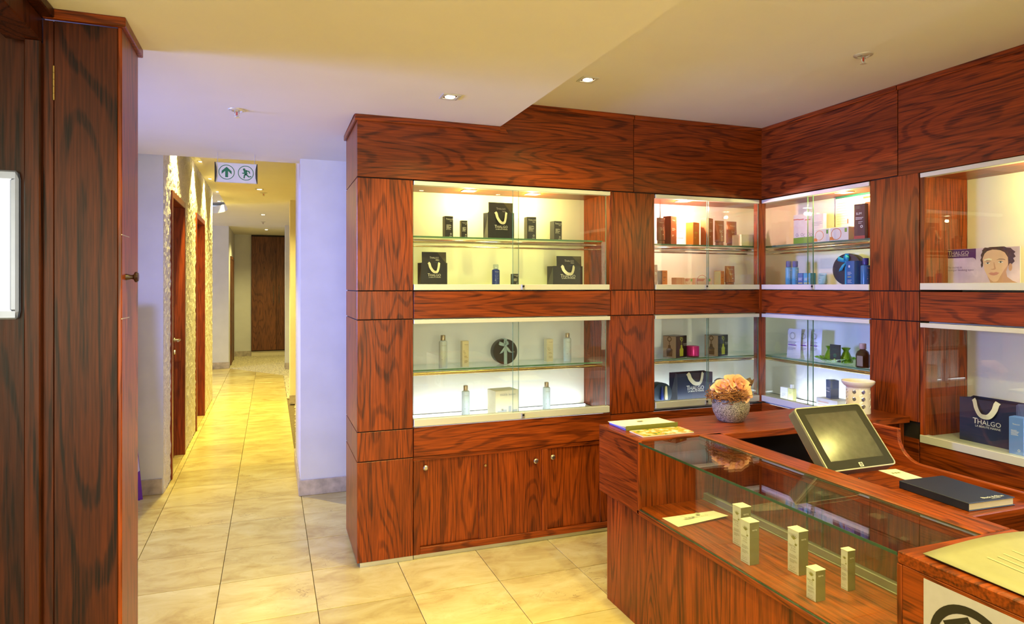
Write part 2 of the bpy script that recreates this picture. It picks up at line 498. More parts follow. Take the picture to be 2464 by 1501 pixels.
LIPS = flat('lip_print', (0.58, 0.25, 0.20))
ROSE = plain('rose_petal', (0.84, 0.47, 0.30), 0.6, noise=0.12, scale=40)
RAFFIA = plain('raffia', (0.30, 0.11, 0.025), 0.6, noise=0.5, scale=60)
POD = plain('dried_leaf', (0.10, 0.045, 0.015), 0.5, noise=0.5, scale=40)
POT = plain('speckled_pot', (0.34, 0.30, 0.27), 0.55, noise=0.95, scale=170, bump=0.5)
# ================================================================== the setting
def B(*a): return MB().box(*a)
floor = struct('floor', B(-4, 4.3, -3, 17.5, -0.06, -0.012), GROUT, 'beige travertine tiled floor')
PX, PY = 0.497, 0.508
tile_me = MB().box(0, PX - 0.0035, 0, PY - 0.005, -0.012, 0).mesh('tile', TRAV, bevel=0.0012)
strip_me = MB().box(0, 0.045, 0, PY - 0.005, -0.012, 0).mesh('tile', TRAV, bevel=0.0012)
for i in range(-7, 6):
    for j in range(-11, 20):
        x, y = -0.762 + i * PX, 4.541 + j * PY
        if y < 5.4 or (y < 5.6 and i < 0): ok = True
        elif y < 10.6: ok = i in (0, 1)
        else: ok = -3 <= i <= 1 and y < 14.4
        if i >= 4 and y > 3.6: ok = False
        if ok: link('tile', tile_me, floor, (x, y, 0))
        if i == -1 and 5.6 < y < 10.6: link('tile', strip_me, floor, (-0.81, y, 0))
for a, b in ((6.40, 7.24), (8.41, 9.33)): part('threshold', MB().box(-0.94, -0.812, a, b, -0.012, 0.001), TRAV, floor)
def pebbles(name, poly, n, parent):
    mb = MB().prism(poly, 'z', -0.012, 0.003)
    xs = [p[0] for p in poly]; ys = [p[1] for p in poly]
    def inside(x, y):
        c = False
        for k in range(len(poly)):
            (x1, y1), (x2, y2) = poly[k], poly[k - 1]
            if (y1 > y) != (y2 > y) and x < (x2 - x1) * (y - y1) / (y2 - y1) + x1: c = not c
        return c
    k = 0
    while k < n:
        x, y = random.uniform(min(xs), max(xs)), random.uniform(min(ys), max(ys))
        if not inside(x, y): continue
        k += 1
        r, a = random.uniform(0.012, 0.021), random.random() * PI
        vs, sq = [], random.uniform(0.6, 0.95)
        for rr, z in ((1.0, 0.002), (0.75, 0.009)):
            for t in range(6):
                px, py = rr * r * math.cos(t * PI / 3), rr * r * sq * math.sin(t * PI / 3)
                vs.append((x + px * math.cos(a) - py * math.sin(a), y + px * math.sin(a) + py * math.cos(a), z))
        vs.append((x, y, 0.012))
        mb.add(vs, [(t, (t + 1) % 6, 6 + (t + 1) % 6, 6 + t) for t in range(6)] + [(6 + t, 6 + (t + 1) % 6, 12) for t in range(6)])
    o = part(name, mb, PEBBLE, parent, recalc=False, merge=False)
    o['kind'] = 'stuff'
    return o
pebbles('pebble_bed', [(0.235, 6.6), (0.8, 6.6), (0.8, 9.8), (0.33, 9.8)], 2200, floor)
pebbles('pebble_bed', [(0.235, 10.3), (0.6, 10.3), (0.6, 12.8), (0.40, 12.8), (0.235, 13.0)], 700, floor)
pebbles('pebble_bed', [(-0.79, 14.5), (0.33, 12.9), (1.0, 12.6), (1.0, 16.8), (-0.8, 16.8)], 5200, floor)

struct('ceiling', B(-4, 1.378, -3, 5.72, 2.70, 2.96), CEIL, 'lower plaster ceiling over the lobby')
struct('ceiling_upper', B(1.378, 4.3, -3, 4.62, 2.863, 2.96), CEIL, 'raised plaster ceiling above the counter')
pts = [(-0.635, 5.72), (-0.635, 11.2)]
for k in range(1, 9):
    a = k / 8 * PI / 2
    pts.append((-0.635 - 0.55 * (1 - math.cos(a)), 11.2 + 1.0 * math.sin(a)))
pts += [(-4, 12.2), (-4, 17.5), (4.3, 17.5), (4.3, 5.72)]
struct('ceiling_corridor', MB().prism(pts, 'z', 2.90, 3.02), CEIL, 'corridor ceiling with a curved light slot along the stone wall')
struct('ceiling_slot', B(-4, -0.4, 5.72, 12.5, 3.08, 3.14), CEIL, 'recessed light slot above the stone wall')

def wall_with_hole(axis, p, thick, a0, a1, z1, h):      # h = a-range and z-range of the opening
    m = MB(); b0, b1, c0, c1 = h
    for (q0, q1, r0, r1) in ((a0, b0, 0, z1), (b1, a1, 0, z1), (b0, b1, 0, c0), (b0, b1, c1, z1)):
        if q1 > q0 and r1 > r0:
            m.box(*((p, p + thick, q0, q1, r0, r1) if axis == 'x' else (q0, q1, p, p + thick, r0, r1)))
    return m
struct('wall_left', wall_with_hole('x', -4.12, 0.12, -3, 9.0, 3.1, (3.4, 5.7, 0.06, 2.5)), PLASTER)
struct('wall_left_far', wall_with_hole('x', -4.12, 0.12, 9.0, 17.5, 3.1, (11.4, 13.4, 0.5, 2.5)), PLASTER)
struct('window_3', B(-4.06, -4.05, 11.4, 13.4, 0.5, 2.5), GLASS, 'side window lighting the far end of the corridor')
w1 = struct('window_1', B(-4.06, -4.05, 3.4, 5.7, 0.06, 2.5), GLASS, 'glazed entrance admitting daylight')
m = MB()
for y in (3.42, 4.55, 5.68): m.box(-4.08, -4.0, y - 0.025, y + 0.025, 0.06, 2.5)
for z in (0.085, 2.475): m.box(-4.08, -4.0, 3.4, 5.7, z - 0.025, z + 0.025)
part('window_frame', m, ALU, w1)
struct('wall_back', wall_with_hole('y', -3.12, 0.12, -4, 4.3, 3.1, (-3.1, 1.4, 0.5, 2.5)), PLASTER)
w2 = struct('added_fill_window', B(-3.1, 1.4, -3.06, -3.05, 0.5, 2.5), GLASS, 'added fill light window behind the viewer')  # unseen window, added to carry the frontal fill light
m = MB()
for x in (-3.08, -0.85, 1.38): m.box(x - 0.025, x + 0.025, -3.08, -3.0, 0.5, 2.5)
for z in (0.525, 2.475): m.box(-3.1, 1.4, -3.08, -3.0, z - 0.025, z + 0.025)
part('window_frame', m, ALU, w2)
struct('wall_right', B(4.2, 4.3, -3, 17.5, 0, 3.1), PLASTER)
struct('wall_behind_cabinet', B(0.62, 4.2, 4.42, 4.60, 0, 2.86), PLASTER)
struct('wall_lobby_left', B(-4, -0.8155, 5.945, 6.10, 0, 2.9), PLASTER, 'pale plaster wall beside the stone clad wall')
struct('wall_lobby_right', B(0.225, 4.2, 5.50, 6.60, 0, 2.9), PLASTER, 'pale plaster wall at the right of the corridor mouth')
struct('wall_corridor_pier', B(0.262, 4.2, 9.80, 10.3, 0, 2.9), CREAM, 'cream pier on the right of the corridor')
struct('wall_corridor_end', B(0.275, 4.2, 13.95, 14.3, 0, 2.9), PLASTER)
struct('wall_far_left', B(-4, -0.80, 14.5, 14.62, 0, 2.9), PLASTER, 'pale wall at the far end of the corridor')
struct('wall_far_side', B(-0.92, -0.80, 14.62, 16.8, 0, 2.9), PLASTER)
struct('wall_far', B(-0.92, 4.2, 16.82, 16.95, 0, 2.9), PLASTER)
def skirting(name, *a): struct(name, B(*a), BASEB, bevel=0.003)
skirting('baseboard_lobby_left', -4, -0.822, 5.93, 5.945, 0, 0.125)
skirting('baseboard_lobby_right', 0.212, 2.0, 5.485, 5.50, 0, 0.125)
skirting('baseboard_passage', 0.212, 0.225, 5.50, 6.60, 0, 0.125)
skirting('baseboard_pier', 0.250, 1.0, 9.785, 9.80, 0, 0.13)
skirting('baseboard_end', 0.262, 1.0, 13.935, 13.95, 0, 0.13)
skirting('baseboard_far_left', -4, -0.785, 14.485, 14.5, 0, 0.13)
skirting('baseboard_far', -0.80, -0.43, 16.80, 16.82, 0, 0.13)

# rough stone cladding with two door openings, real relief
def stone_wall():
    dy, dz = 0.026, 0.030
    y0, y1, z1 = 5.95, 10.70, 3.08
    ny, nz = int((y1 - y0) / dy), int(z1 / dz)
    holes = ((6.34, 7.30, 2.515), (8.35, 9.39, 2.53))
    idx, vs, fs = {}, [], []
    rnd = random.Random(3)
    def vid(i, k):
        if (i, k) not in idx:
            y, z = y0 + (y1 - y0) * i / ny, z1 * k / nz
            e = i in (0, ny)
            x = -0.815 + (0 if e else rnd.uniform(-0.003, 0.006) + 0.002 * math.sin(y * 21 + z * 9) * math.sin(z * 17 - y * 5))
            idx[(i, k)] = len(vs); vs.append((x, y + (0 if e else rnd.uniform(-.006, .006)), z))
        return idx[(i, k)]
    for i in range(ny):
        for k in range(nz):
            yc, zc = y0 + (y1 - y0) * (i + .5) / ny, z1 * (k + .5) / nz
            if any(a < yc < b and zc < t for a, b, t in holes): continue
            fs.append((vid(i, k), vid(i + 1, k), vid(i + 1, k + 1), vid(i, k + 1)))
    mb = MB(); mb.add(vs, fs)
    # core behind the cladding, around the openings
    ys = [5.95, 6.34, 7.30, 8.35, 9.39, 10.70]
    for a, b in ((6.10, 6.34), (7.30, 8.35), (9.39, 10.695)): mb.box(-1.02, -0.83, a, b, 0, 3.06)
    for a, b, t in holes: mb.box(-1.02, -0.83, a, b, t, 3.06)
    return mb
struct('wall_corridor_left', stone_wall(), STONE, 'rough stone clad corridor wall washed by downlights', recalc=False, merge=False)

def corridor_door(name, y0, y1, z1, label, handle):
    d = struct(name, B(-0.93, -0.89, y0 + 0.06, y1 - 0.06, 0.005, z1 - 0.06), WDOOR, label)
    f = MB()
    f.box(-0.94, -0.800, y0, y0 + 0.06, 0, z1); f.box(-0.94, -0.800, y1 - 0.06, y1, 0, z1); f.box(-0.94, -0.800, y0 + 0.06, y1 - 0.06, z1 - 0.06, z1)
    part('door_frame', f, WDOOR, d, bevel=0.004)
    if handle:
        y = y1 - 0.14
        h = part('handle', MB().tube([(-0.89, y, 1.15), (-0.835, y, 1.15)], 0.011, 10).tube([(-0.838, y + 0.01, 1.15), (-0.838, y - 0.13, 1.15)], 0.011, 10), NICKEL, d, smooth=True)
        part('rosette', MB().lathe([(0.0, -0.885), (0.026, -0.885), (0.026, -0.878), (0, -0.878)], 16, (0, y, 1.15), 'x'), NICKEL, d, smooth=True)
        part('keyhole_rosette', MB().lathe([(0.0, -0.885), (0.026, -0.885), (0.024, -0.874), (0, -0.874)], 16, (0, y, 1.03), 'x'), NICKEL, d, smooth=True)
    return d
corridor_door('door_1', 6.34, 7.30, 2.515, 'reddish brown door with lever handle in the stone wall', True)
corridor_door('door_2', 8.35, 9.39, 2.53, 'reddish brown door further along the stone wall', False)
d3 = struct('door_3', B(-0.805, -0.785, 15.05, 16.0, 0, 2.25), WCUP, 'narrow dark door in the far side wall')
part('door_frame', MB().box(-0.80, -0.775, 14.99, 15.05, 0, 2.31).box(-0.80, -0.775, 16.0, 16.06, 0, 2.31).box(-0.80, -0.775, 15.05, 16.0, 2.25, 2.31), WCUP, d3)

# foreground left: doorway in the timber wall, alcove behind it
struct('wall_timber_left', B(-0.90, -0.785, -3, 0.8, 0, 2.70), WZD, 'dark timber wall at the left')
struct('wall_alcove', B(-2.1, -0.80, 2.90, 2.93, 0, 2.70), WZD, 'dark timber panel behind the doorway at the left edge')
struct('wall_alcove_side', B(-2.13, -2.1, 0.8, 2.93, 0, 2.70), WZD)
struct('trim_1', B(-0.90, -0.785, 0.8, 2.85, 2.575, 2.665), WZD, 'dark timber door head', bevel=0.004)
struct('trim_2', B(-0.92, -0.745, -3, 2.85, 2.665, 2.70), WZD, 'timber cornice above the doorway', bevel=0.004)
struct('trim_3', B(-0.835, -0.785, 2.82, 2.90, 0, 2.575), WZD, 'timber door jamb', bevel=0.004)

# ================================================================== cabinets
YA, XB = 3.961, 3.464
ZH, Z2, Z3, Z4, Z5 = 2.329, 1.651, 1.478, 0.809, 0.631
G = 0.003
def rect(name, x0, x1, y0, y1, z0, z1, mat, p, bevel=0.0015, **k):
    return part(name, MB().box(x0, x1, y0, y1, z0, z1), mat, p, bevel=bevel, **k)
def pane(name, x0, x1, y0, y1, z0, z1, p, edges='', mat=None):
    """sheet of glass with the cut edges as a part of its own"""
    o = rect(name, x0, x1, y0, y1, z0, z1, mat or GLASS, p, bevel=0)
    e = 0.0006
    bx = []
    if 'x' in edges: bx += [(x - e, x + e, y0 - e, y1 + e, z0, z1) for x in (x0, x1)]
    if 'X' in edges: bx.append((x0 - e, x0 + e, y0, y1, z0 - 0.0005, z1 + 0.0005))
    if 'Y' in edges: bx.append((x0, x1, y0 - e, y0 + e, z0 - 0.0005, z1 + 0.0005))
    for q in bx: part('glass_edge', MB().box(*q), GEDGE, o)
    return o
def lock(x, y, z, p, axis='y'):
    m = MB(); c = MB()
    if axis == 'y':
        m.box(x - 0.011, x + 0.011, y - 0.014, y, z - 0.018, z + 0.018)
        c.lathe([(0.007, y - 0.017), (0.007, y - 0.013)], 12, (x, 0, z + 0.005), 'y')
    else:
        m.box(x - 0.014, x, y - 0.011, y + 0.011, z - 0.018, z + 0.018)
        c.lathe([(0.007, x - 0.017), (0.007, x - 0.013)], 12, (0, y, z + 0.005), 'x')
    o = part('lock', m, ALU, p, bevel=0.002)
    part('lock_cylinder', c, BLACKP, o)
def column_A(p, x0, x1, zs, side=False):
    rect('column_core', x0 + 0.006, x1 - 0.002, YA + 0.014, YA + 0.4, 0.03, ZH + 0.02, GAP, p, 0)
    for a, b in zip(zs[:-1], zs[1:]):
        rect('column_panel', x0 + (0.0 if side else G), x1 - G, YA, YA + 0.016, a + G, b - G, WZ, p)

# ---------- cabinet A, first bay
A1 = thing('display_cabinet', 'wide oak wall display cabinet with dark gift bags behind sliding glass', 'cabinet', (1.33, 4.2, 0), world=True, group='oak wall display cabinets')
zs = [0.028, Z5, Z4, Z3, Z2, ZH]
column_A(A1, 0.482, 0.820, zs, True)
for a, b in zip(zs, zs[1:] + [2.699]):
    rect('end_panel', 0.482, 0.498, YA + 0.016, 4.557, a + G, b - G, WZ, A1)
rect('carcass', 0.490, 0.62, YA + 0.1, 4.55, 0.03, 2.69, GAP, A1, 0)
hd = [(0.482, ZH + 0.004), (2.360, ZH + 0.004), (2.360, 2.862), (1.379, 2.862), (1.379, 2.699), (0.482, 2.699)]
part('header_panel', MB().prism(hd, 'y', YA - 0.002, YA + 0.02), WX, A1, bevel=0.0015)
part('cornice', MB().box(0.466, 1.376, YA - 0.022, YA - 0.002, 2.664, 2.699).box(0.466, 0.482, YA - 0.002, 4.557, 2.664, 2.699), WX, A1, bevel=0.003)
part('cornice', MB().box(1.42, 2.360, YA - 0.016, YA - 0.002, 2.832, 2.862), WX, A1, bevel=0.003)
part('cornice_return', MB().prism([(1.376, 2.66), (1.43, 2.66), (1.379, 2.735)], 'y', YA - 0.016, YA - 0.002), WX, A1)
for (za, zb, bot, fl) in ((Z2, ZH, 0.040, 0.034), (Z4 + 0.006, Z3, 0.047, -0.003)):
    rect('track', 0.822, 2.178, YA - 0.004, YA + 0.04, zb - 0.030, zb - 0.004, ALUW, A1)
    rect('track', 0.822, 2.172, YA - 0.006, YA + 0.04, za + 0.004, za + bot, ALUW, A1)
    rect('display_floor', 0.82, 2.178, YA + 0.04, 4.36, za + fl - 0.012, za + fl, FLOORP, A1)
    rect('back_panel', 0.80, 2.20, 4.36, 4.375, za, zb, BACKP, A1)
    rect('side_lining', 0.806, 0.820, YA + 0.02, 4.36, za, zb, WZ, A1)
    rect('side_lining', 2.178, 2.196, YA + 0.004, 4.36, za, zb, WZ, A1)
    pane('glass_door', 0.824, 1.518, YA + 0.022, YA + 0.028, za + bot, zb - 0.028, A1, 'x')
    pane('glass_door', 1.472, 2.150, YA + 0.006, YA + 0.012, za + bot, zb - 0.028, A1, 'x')
    lock(1.535, YA - 0.004, za + bot / 2 + 0.002, A1)
rect('top_lining', 0.80, 2.20, YA + 0.04, 4.36, ZH - 0.014, ZH, WX, A1)
rect('top_lining', 0.80, 2.20, YA + 0.04, 4.36, Z3 - 0.012, Z3, BACKP, A1)
pane('glass_shelf', 0.822, 2.172, 4.06, 4.358, 1.986, 1.996, A1, 'Y', GLASSS)
part('shelf_rail', MB().tube([(0.822, 4.075, 1.964), (2.172, 4.075, 1.964)], 0.013, 12).tube([(0.822, 4.085, 1.934), (2.172, 4.085, 1.934)], 0.006, 8), CHROME, A1, smooth=True)
pane('glass_shelf', 0.822, 2.172, 4.06, 4.358, 1.142, 1.152, A1, 'Y', GLASSS)
part('shelf_rail', MB().tube([(0.822, 4.072, 1.125), (2.172, 4.072, 1.125)], 0.012, 12), BRASS, A1, smooth=True)
for y in (4.012, 4.285): part('light_tube', MB().tube([(0.84, y, 0.819), (2.15, y, 0.819)], 0.005, 8), STRIPL, A1)
rect('mid_rail', 0.822, 2.181, YA, YA + 0.018, Z3 + G, Z2 - G, WX, A1)
rect('lower_rail', 0.822, 2.181, YA, YA + 0.018, Z5 + G, Z4 + 0.004, WX, A1)
rect('base_carcass', 0.64, 2.17, 4.02, 4.36, 0.03, 0.80, DARK, A1, 0)
rect('base_top_rail', 0.822, 2.181, YA + 0.010, YA + 0.03, 0.605, Z5, WX, A1)
rect('base_bottom_rail', 0.862, 2.181, YA + 0.006, YA + 0.03, 0.028, 0.070, WX, A1, 0.003)
rect('base_stile', 0.822, 0.862, YA + 0.006, YA + 0.03, 0.028, 0.605, WZ, A1)
rect('base_stile', 1.676, 1.714, YA + 0.004, YA + 0.05, 0.070, 0.605, WZ, A1)
def knob(x, y, z, p, mat=NICKEL, r=0.017):
    return part('knob', MB().lathe([(0, y - 0.026), (r * .6, y - 0.0255), (r, y - 0.019), (r, y - 0.016), (r * .45, y - 0.010), (r * .4, y)], 16, (x, 0, z), 'y'), mat, p, smooth=True)
for x0, x1, dy, kx, kz in ((0.862, 1.250, 0.030, 0.900, 0.556), (1.242, 1.675, 0.014, 1.630, 0.535), (1.715, 2.13, 0.030, 1.758, 0.545), (2.11, 2.50, 0.014, 2.45, 0.54)):
    d = rect('sliding_door', x0, x1, YA + dy, YA + dy + 0.016, 0.070, 0.606, WZ, A1)
    knob(kx, YA + dy, kz, d)
    if x0 == 1.242: part('lock', MB().lathe([(0, YA + dy - 0.014), (0.008, YA + dy - 0.014), (0.010, YA + dy)], 12, (1.284, 0, 0.538), 'y'), BRASS, d, smooth=True)
rect('kick_plate', 0.500, 0.820, YA + 0.012, YA + 0.02, 0, 0.026, ALU, A1, 0)
rect('kick_plate', 0.826, 2.181, YA + 0.022, YA + 0.03, 0, 0.026, ALU, A1, 0)

# ---------- cabinet A, second bay, and cabinet B, first bay: one corner
A2 = thing('display_cabinet', 'oak wall display cabinet with orange products, left of the inner corner', 'cabinet', (2.82, 4.2, 0), world=True, group='oak wall display cabinets')
zs = [Z4 - 0.01, Z3, Z2, ZH]
column_A(A2, 2.184, 2.533, zs)
rect('header_panel', 2.364, XB, YA - 0.002, YA + 0.02, ZH + 0.004, 2.862, WX, A2)
rect('cornice', 2.364, XB, YA - 0.016, YA - 0.002, 2.832, 2.862, WX, A2, 0.003)
for (za, zb, bot, fl) in ((Z2, ZH, 0.040, 0.034), (Z4 + 0.006, Z3, 0.047, -0.003)):
    rect('track', 2.537, 3.440, YA - 0.004, YA + 0.04, zb - 0.030, zb - 0.004, ALUW, A2)
    rect('track', 2.537, 3.440, YA - 0.006, YA + 0.04, za + 0.004, za + bot, ALUW, A2)
    rect('display_floor', 2.537, 3.81, YA + 0.04, 4.36, za + fl - 0.012, za + fl, FLOORP, A2)
    rect('back_panel', 2.52, 3.83, 4.36, 4.375, za, zb, BACKP, A2)
    rect('side_lining', 2.520, 2.537, YA + 0.02, 4.36, za, zb, WZ, A2)
    pane('glass_door', 2.540, 3.004, YA + 0.022, YA + 0.028, za + bot, zb - 0.028, A2, 'x')
    pane('glass_door', 2.978, 3.438, YA + 0.006, YA + 0.012, za + bot, zb - 0.028, A2, 'x')
    lock(2.96, YA - 0.004, za + bot / 2 + 0.002, A2)
part('corner_post', MB().box(3.440, 3.502, YA - 0.001, 4.02, Z4, ZH), WZ, A2, bevel=0.002)
rect('top_lining', 2.52, 3.83, YA + 0.04, 4.36, ZH - 0.014, ZH, WX, A2)
rect('top_lining', 2.52, 3.83, YA + 0.04, 4.36, Z3 - 0.012, Z3, BACKP, A2)
pane('glass_shelf', 2.540, 3.812, 4.06, 4.358, 1.975, 1.985, A2, 'Y', GLASSS)
part('shelf_rail', MB().tube([(2.54, 4.075, 1.953), (3.56, 4.075, 1.953)], 0.013, 12).tube([(2.54, 4.085, 1.925), (3.56, 4.085, 1.925)], 0.006, 8), CHROME, A2, smooth=True)
pane('glass_shelf', 2.540, 3.812, 4.06, 4.358, 1.142, 1.152, A2, 'Y', GLASSS)
part('shelf_rail', MB().tube([(2.54, 4.072, 1.125), (3.56, 4.072, 1.125)], 0.012, 12), BRASS, A2, smooth=True)
for y in (4.012, 4.285): part('light_tube', MB().tube([(2.55, y, 0.819), (3.42, y, 0.819)], 0.005, 8), STRIPL, A2)
rect('mid_rail', 2.537, XB, YA, YA + 0.018, Z3 + G, Z2 - G, WX, A2)
rect('lower_rail', 2.184, XB, YA - 0.001, YA + 0.018, 0.45, Z4 - 0.012, WX, A2)
rect('base_panel', 2.52, XB, YA + 0.01, YA + 0.03, 0.0, 0.45, WZ, A2)

B1 = thing('display_cabinet', 'oak wall display cabinet with blue products, right of the inner corner', 'cabinet', (3.64, 3.4, 0), world=True, group='oak wall display cabinets')
for a, b in zip([0.90, Z3, Z2], [Z3, Z2, ZH]):
    rect('column_panel', XB, XB + 0.016, 2.687 + G, 3.018 - G, a + G, b - G, WZ, B1)
rect('column_core', XB + 0.014, 3.82, 2.69, 3.016, 0.03, ZH + 0.02, GAP, B1, 0)
rect('header_panel', XB - 0.002, XB + 0.02, 2.826, YA, ZH + 0.004, 2.862, WY, B1)
rect('cornice', XB - 0.016, XB - 0.002, 2.826, YA - 0.016, 2.832, 2.862, WY, B1, 0.003)
for (za, zb, bot, fl) in ((Z2, ZH, 0.040, 0.034), (Z4 + 0.006, Z3, 0.047, -0.003)):
    rect('track', XB - 0.004, XB + 0.04, 3.018, YA - 0.004, zb - 0.030, zb - 0.004, ALUW, B1)
    rect('track', XB - 0.006, XB + 0.04, 3.018, YA - 0.004, za + 0.004, za + bot, ALUW, B1)
    rect('display_floor', XB + 0.04, 3.81, 3.018, 4.0, za + fl - 0.012, za + fl, FLOORP, B1)
    rect('back_panel', 3.815, 3.83, 3.0, 4.36, za, zb, BACKP, B1)
    rect('side_lining', XB + 0.02, 3.815, 3.001, 3.018, za, zb, WZ, B1)
    pane('glass_door', XB + 0.006, XB + 0.012, 3.472, 3.94, za + bot, zb - 0.028, B1, '')
    pane('glass_door', XB + 0.022, XB + 0.028, 3.020, 3.536, za + bot, zb - 0.028, B1, '')
    for x, y in ((XB + 0.009, 3.472), (XB + 0.025, 3.536)):
        part('glass_edge', MB().box(x - 0.004, x + 0.004, y - 0.0008, y + 0.0008, za + bot, zb - 0.028), GEDGE, B1)
    lock(XB - 0.004, 3.455, za + bot / 2 + 0.002, B1, 'x')
rect('top_lining', XB + 0.04, 3.83, 3.0, 4.0, ZH - 0.014, ZH - 0.0005, WY, B1)
rect('top_lining', XB + 0.04, 3.83, 3.0, 4.0, Z3 - 0.012, Z3 - 0.0005, BACKP, B1)
pane('glass_shelf', 3.565, 3.812, 3.020, 4.055, 1.975, 1.985, B1, 'X', GLASSS)
part('shelf_rail', MB().tube([(3.578, 3.02, 1.953), (3.578, 4.07, 1.953)], 0.013, 12).tube([(3.588, 3.02, 1.925), (3.588, 4.07, 1.925)], 0.006, 8), CHROME, B1, smooth=True)
pane('glass_shelf', 3.565, 3.812, 3.020, 4.055, 1.142, 1.152, B1, 'X', GLASSS)
part('shelf_rail', MB().tube([(3.576, 3.02, 1.125), (3.576, 4.07, 1.125)], 0.012, 12), BRASS, B1, smooth=True)
for x in (3.515, 3.745): part('light_tube', MB().tube([(x, 3.04, 0.819), (x, 3.93, 0.819)], 0.005, 8), STRIPL, B1)
rect('mid_rail', XB, XB + 0.018, 3.018, YA, Z3 + G, Z2 - G, WY, B1)
rect('lower_rail', XB, XB + 0.018, 2.69, YA, 0.0, Z4 - 0.004, WY, B1)

B2 = thing('display_cabinet', 'oak wall display cabinet at the right edge holding the poster card', 'cabinet', (3.64, 1.8, 0), world=True, group='oak wall display cabinets')
Y0 = 0.9
rect('header_panel', XB - 0.002, XB + 0.02, Y0, 2.820, ZH - 0.004, 2.862, WY, B2)
rect('cornice', XB - 0.016, XB - 0.002, Y0, 2.820, 2.832, 2.862, WY, B2, 0.003)
for (za, zb, bot, fl) in ((Z2 + 0.006, ZH - 0.008, 0.040, 0.034), (0.792, Z3 - 0.006, 0.045, 0.039)):
    rect('track', XB - 0.004, XB + 0.04, Y0, 2.680, zb - 0.026, zb, ALUW, B2)
    rect('track', XB - 0.006, XB + 0.04, Y0, 2.680, za + 0.002, za + bot, ALUW, B2)
    rect('display_floor', XB + 0.04, 3.815, Y0, 2.66, za + fl - 0.012, za + fl, FLOORP, B2)
    rect('back_panel', 3.815, 3.83, Y0, 2.66, za, zb, BACKP, B2)
    rect('side_lining', XB + 0.004, 3.815, 2.660, 2.686, za, zb, WZ, B2)
    rect('side_lining', XB + 0.004, 3.815, Y0, Y0 + 0.02, za, zb, WZ, B2)
    pane('glass_door', XB + 0.010, XB + 0.016, Y0 + 0.02, 2.676, za + bot, zb - 0.026, B2)
rect('top_lining', XB + 0.04, 3.83, Y0, 2.66, ZH - 0.030, ZH - 0.010, WY, B2)
rect('top_lining', XB + 0.04, 3.83, Y0, 2.66, Z3 - 0.018, Z3, BACKP, B2)
rect('mid_rail', XB, XB + 0.018, Y0, 2.684, Z3 + G, Z2 - G, WY, B2)
rect('lower_panel', XB, XB + 0.018, Y0, 2.684, 0.0, 0.790, WY, B2)

# ---------- tall cupboard in the left foreground
TC = thing('tall_cupboard', 'dark shade-toned tall timber cupboard with a round knob, left foreground', 'cupboard', (-0.66, 3.0, 0), world=True)
rect('carcass', -0.780, -0.545, 2.862, 3.165, 0.0, 2.66, DARK, TC, 0)
rect('hinge_stile', -0.785, -0.752, 2.852, 2.87, 0.0, 2.66, WZD, TC)
dr = rect('door', -0.750, -0.546, 2.850, 2.868, 0.01, 2.66, WZD, TC)
hg = MB()
for k in range(5): hg.tube([(-0.751, 2.848, 2.366 + k * 0.0255), (-0.751, 2.848, 2.366 + k * 0.0255 + 0.0245)], 0.0045, 8)
part('hinge', hg, BRASS, dr, smooth=True)
sp = rect('side_panel', -0.546, -0.531, 2.851, 3.172, 0.0, 2.665, WZ, TC, 0.003)
for z in (1.876, 1.556):
    part('brass_inlay', MB().box(-0.5315, -0.5302, 2.845, 2.985, z - 0.0018, z + 0.0018), BRASS, sp)
part('knob', MB().lathe([(0.013, -0.531), (0.011, -0.522), (0.008, -0.512), (0.010, -0.505), (0.020, -0.500), (0.0215, -0.494), (0.016, -0.488), (0, -0.486)], 18, (0, 2.925, 1.716), 'x'), plain('dark_knob_wood', (.035, .012, .006), .3, noise=.3), sp, smooth=True)
part('cornice', MB().prism([(-0.785, 2.833), (-0.516, 2.833), (-0.516, 3.20), (-0.54, 3.20), (-0.54, 2.857), (-0.785, 2.857)], 'z', 2.664, 2.70), WX, TC, bevel=0.003)

# ================================================================== reception counter
CT = thing('reception_counter', 'oak reception counter with a built-in glass display case', 'counter', (1.93, 2.0, 0), world=True)
ZT, ZB, XK = 0.928, 0.573, 1.676
rect('base_front', 1.700, 1.720, 0.6, 3.125, 0.0, ZB, WZ, CT)
rect('base_end', 1.720, 2.16, 3.105, 3.125, 0.0, ZB, WZ, CT)
rect('base_core', 1.722, 2.14, 0.6, 3.10, 0.0, ZB - 0.002, DARK, CT, 0)
rect('base_rear', 2.142, 2.160, 0.6, 3.10, 0.0, 0.89, WZ, CT)
# far block, solid
rect('far_block_front', XK, XK + 0.018, 2.776, 3.17, ZB, ZT - 0.0005, WY, CT)
rect('far_block_end', XK + 0.018, 2.16, 3.152, 3.17, ZB, ZT - 0.036, WX, CT)
rect('far_block_inner', XK + 0.018, 2.142, 2.776, 2.790, ZB, ZT - 0.036, WZ, CT)
rect('far_block_bottom', XK + 0.018, 2.142, 2.79, 3.152, ZB, ZB + 0.016, WY, CT)
rect('post', XK - 0.002, XK + 0.016, 2.760, 2.776, ZB, ZT - 0.002, WZ, CT)
# near block
rect('near_block_front', XK, XK + 0.018, 0.6, 1.352, ZB, ZT - 0.036, WY, CT)
rect('near_block_inner', XK + 0.018, 2.142, 1.352, 1.366, ZB, ZT - 0.036, WZ, CT)
rect('post', XK - 0.002, XK + 0.016, 1.352, 1.368, ZB, ZT - 0.036, WZ, CT)
rect('near_block_top', XK, 2.16, 0.6, 1.368, ZT - 0.036, ZT, WX, CT, 0.003)
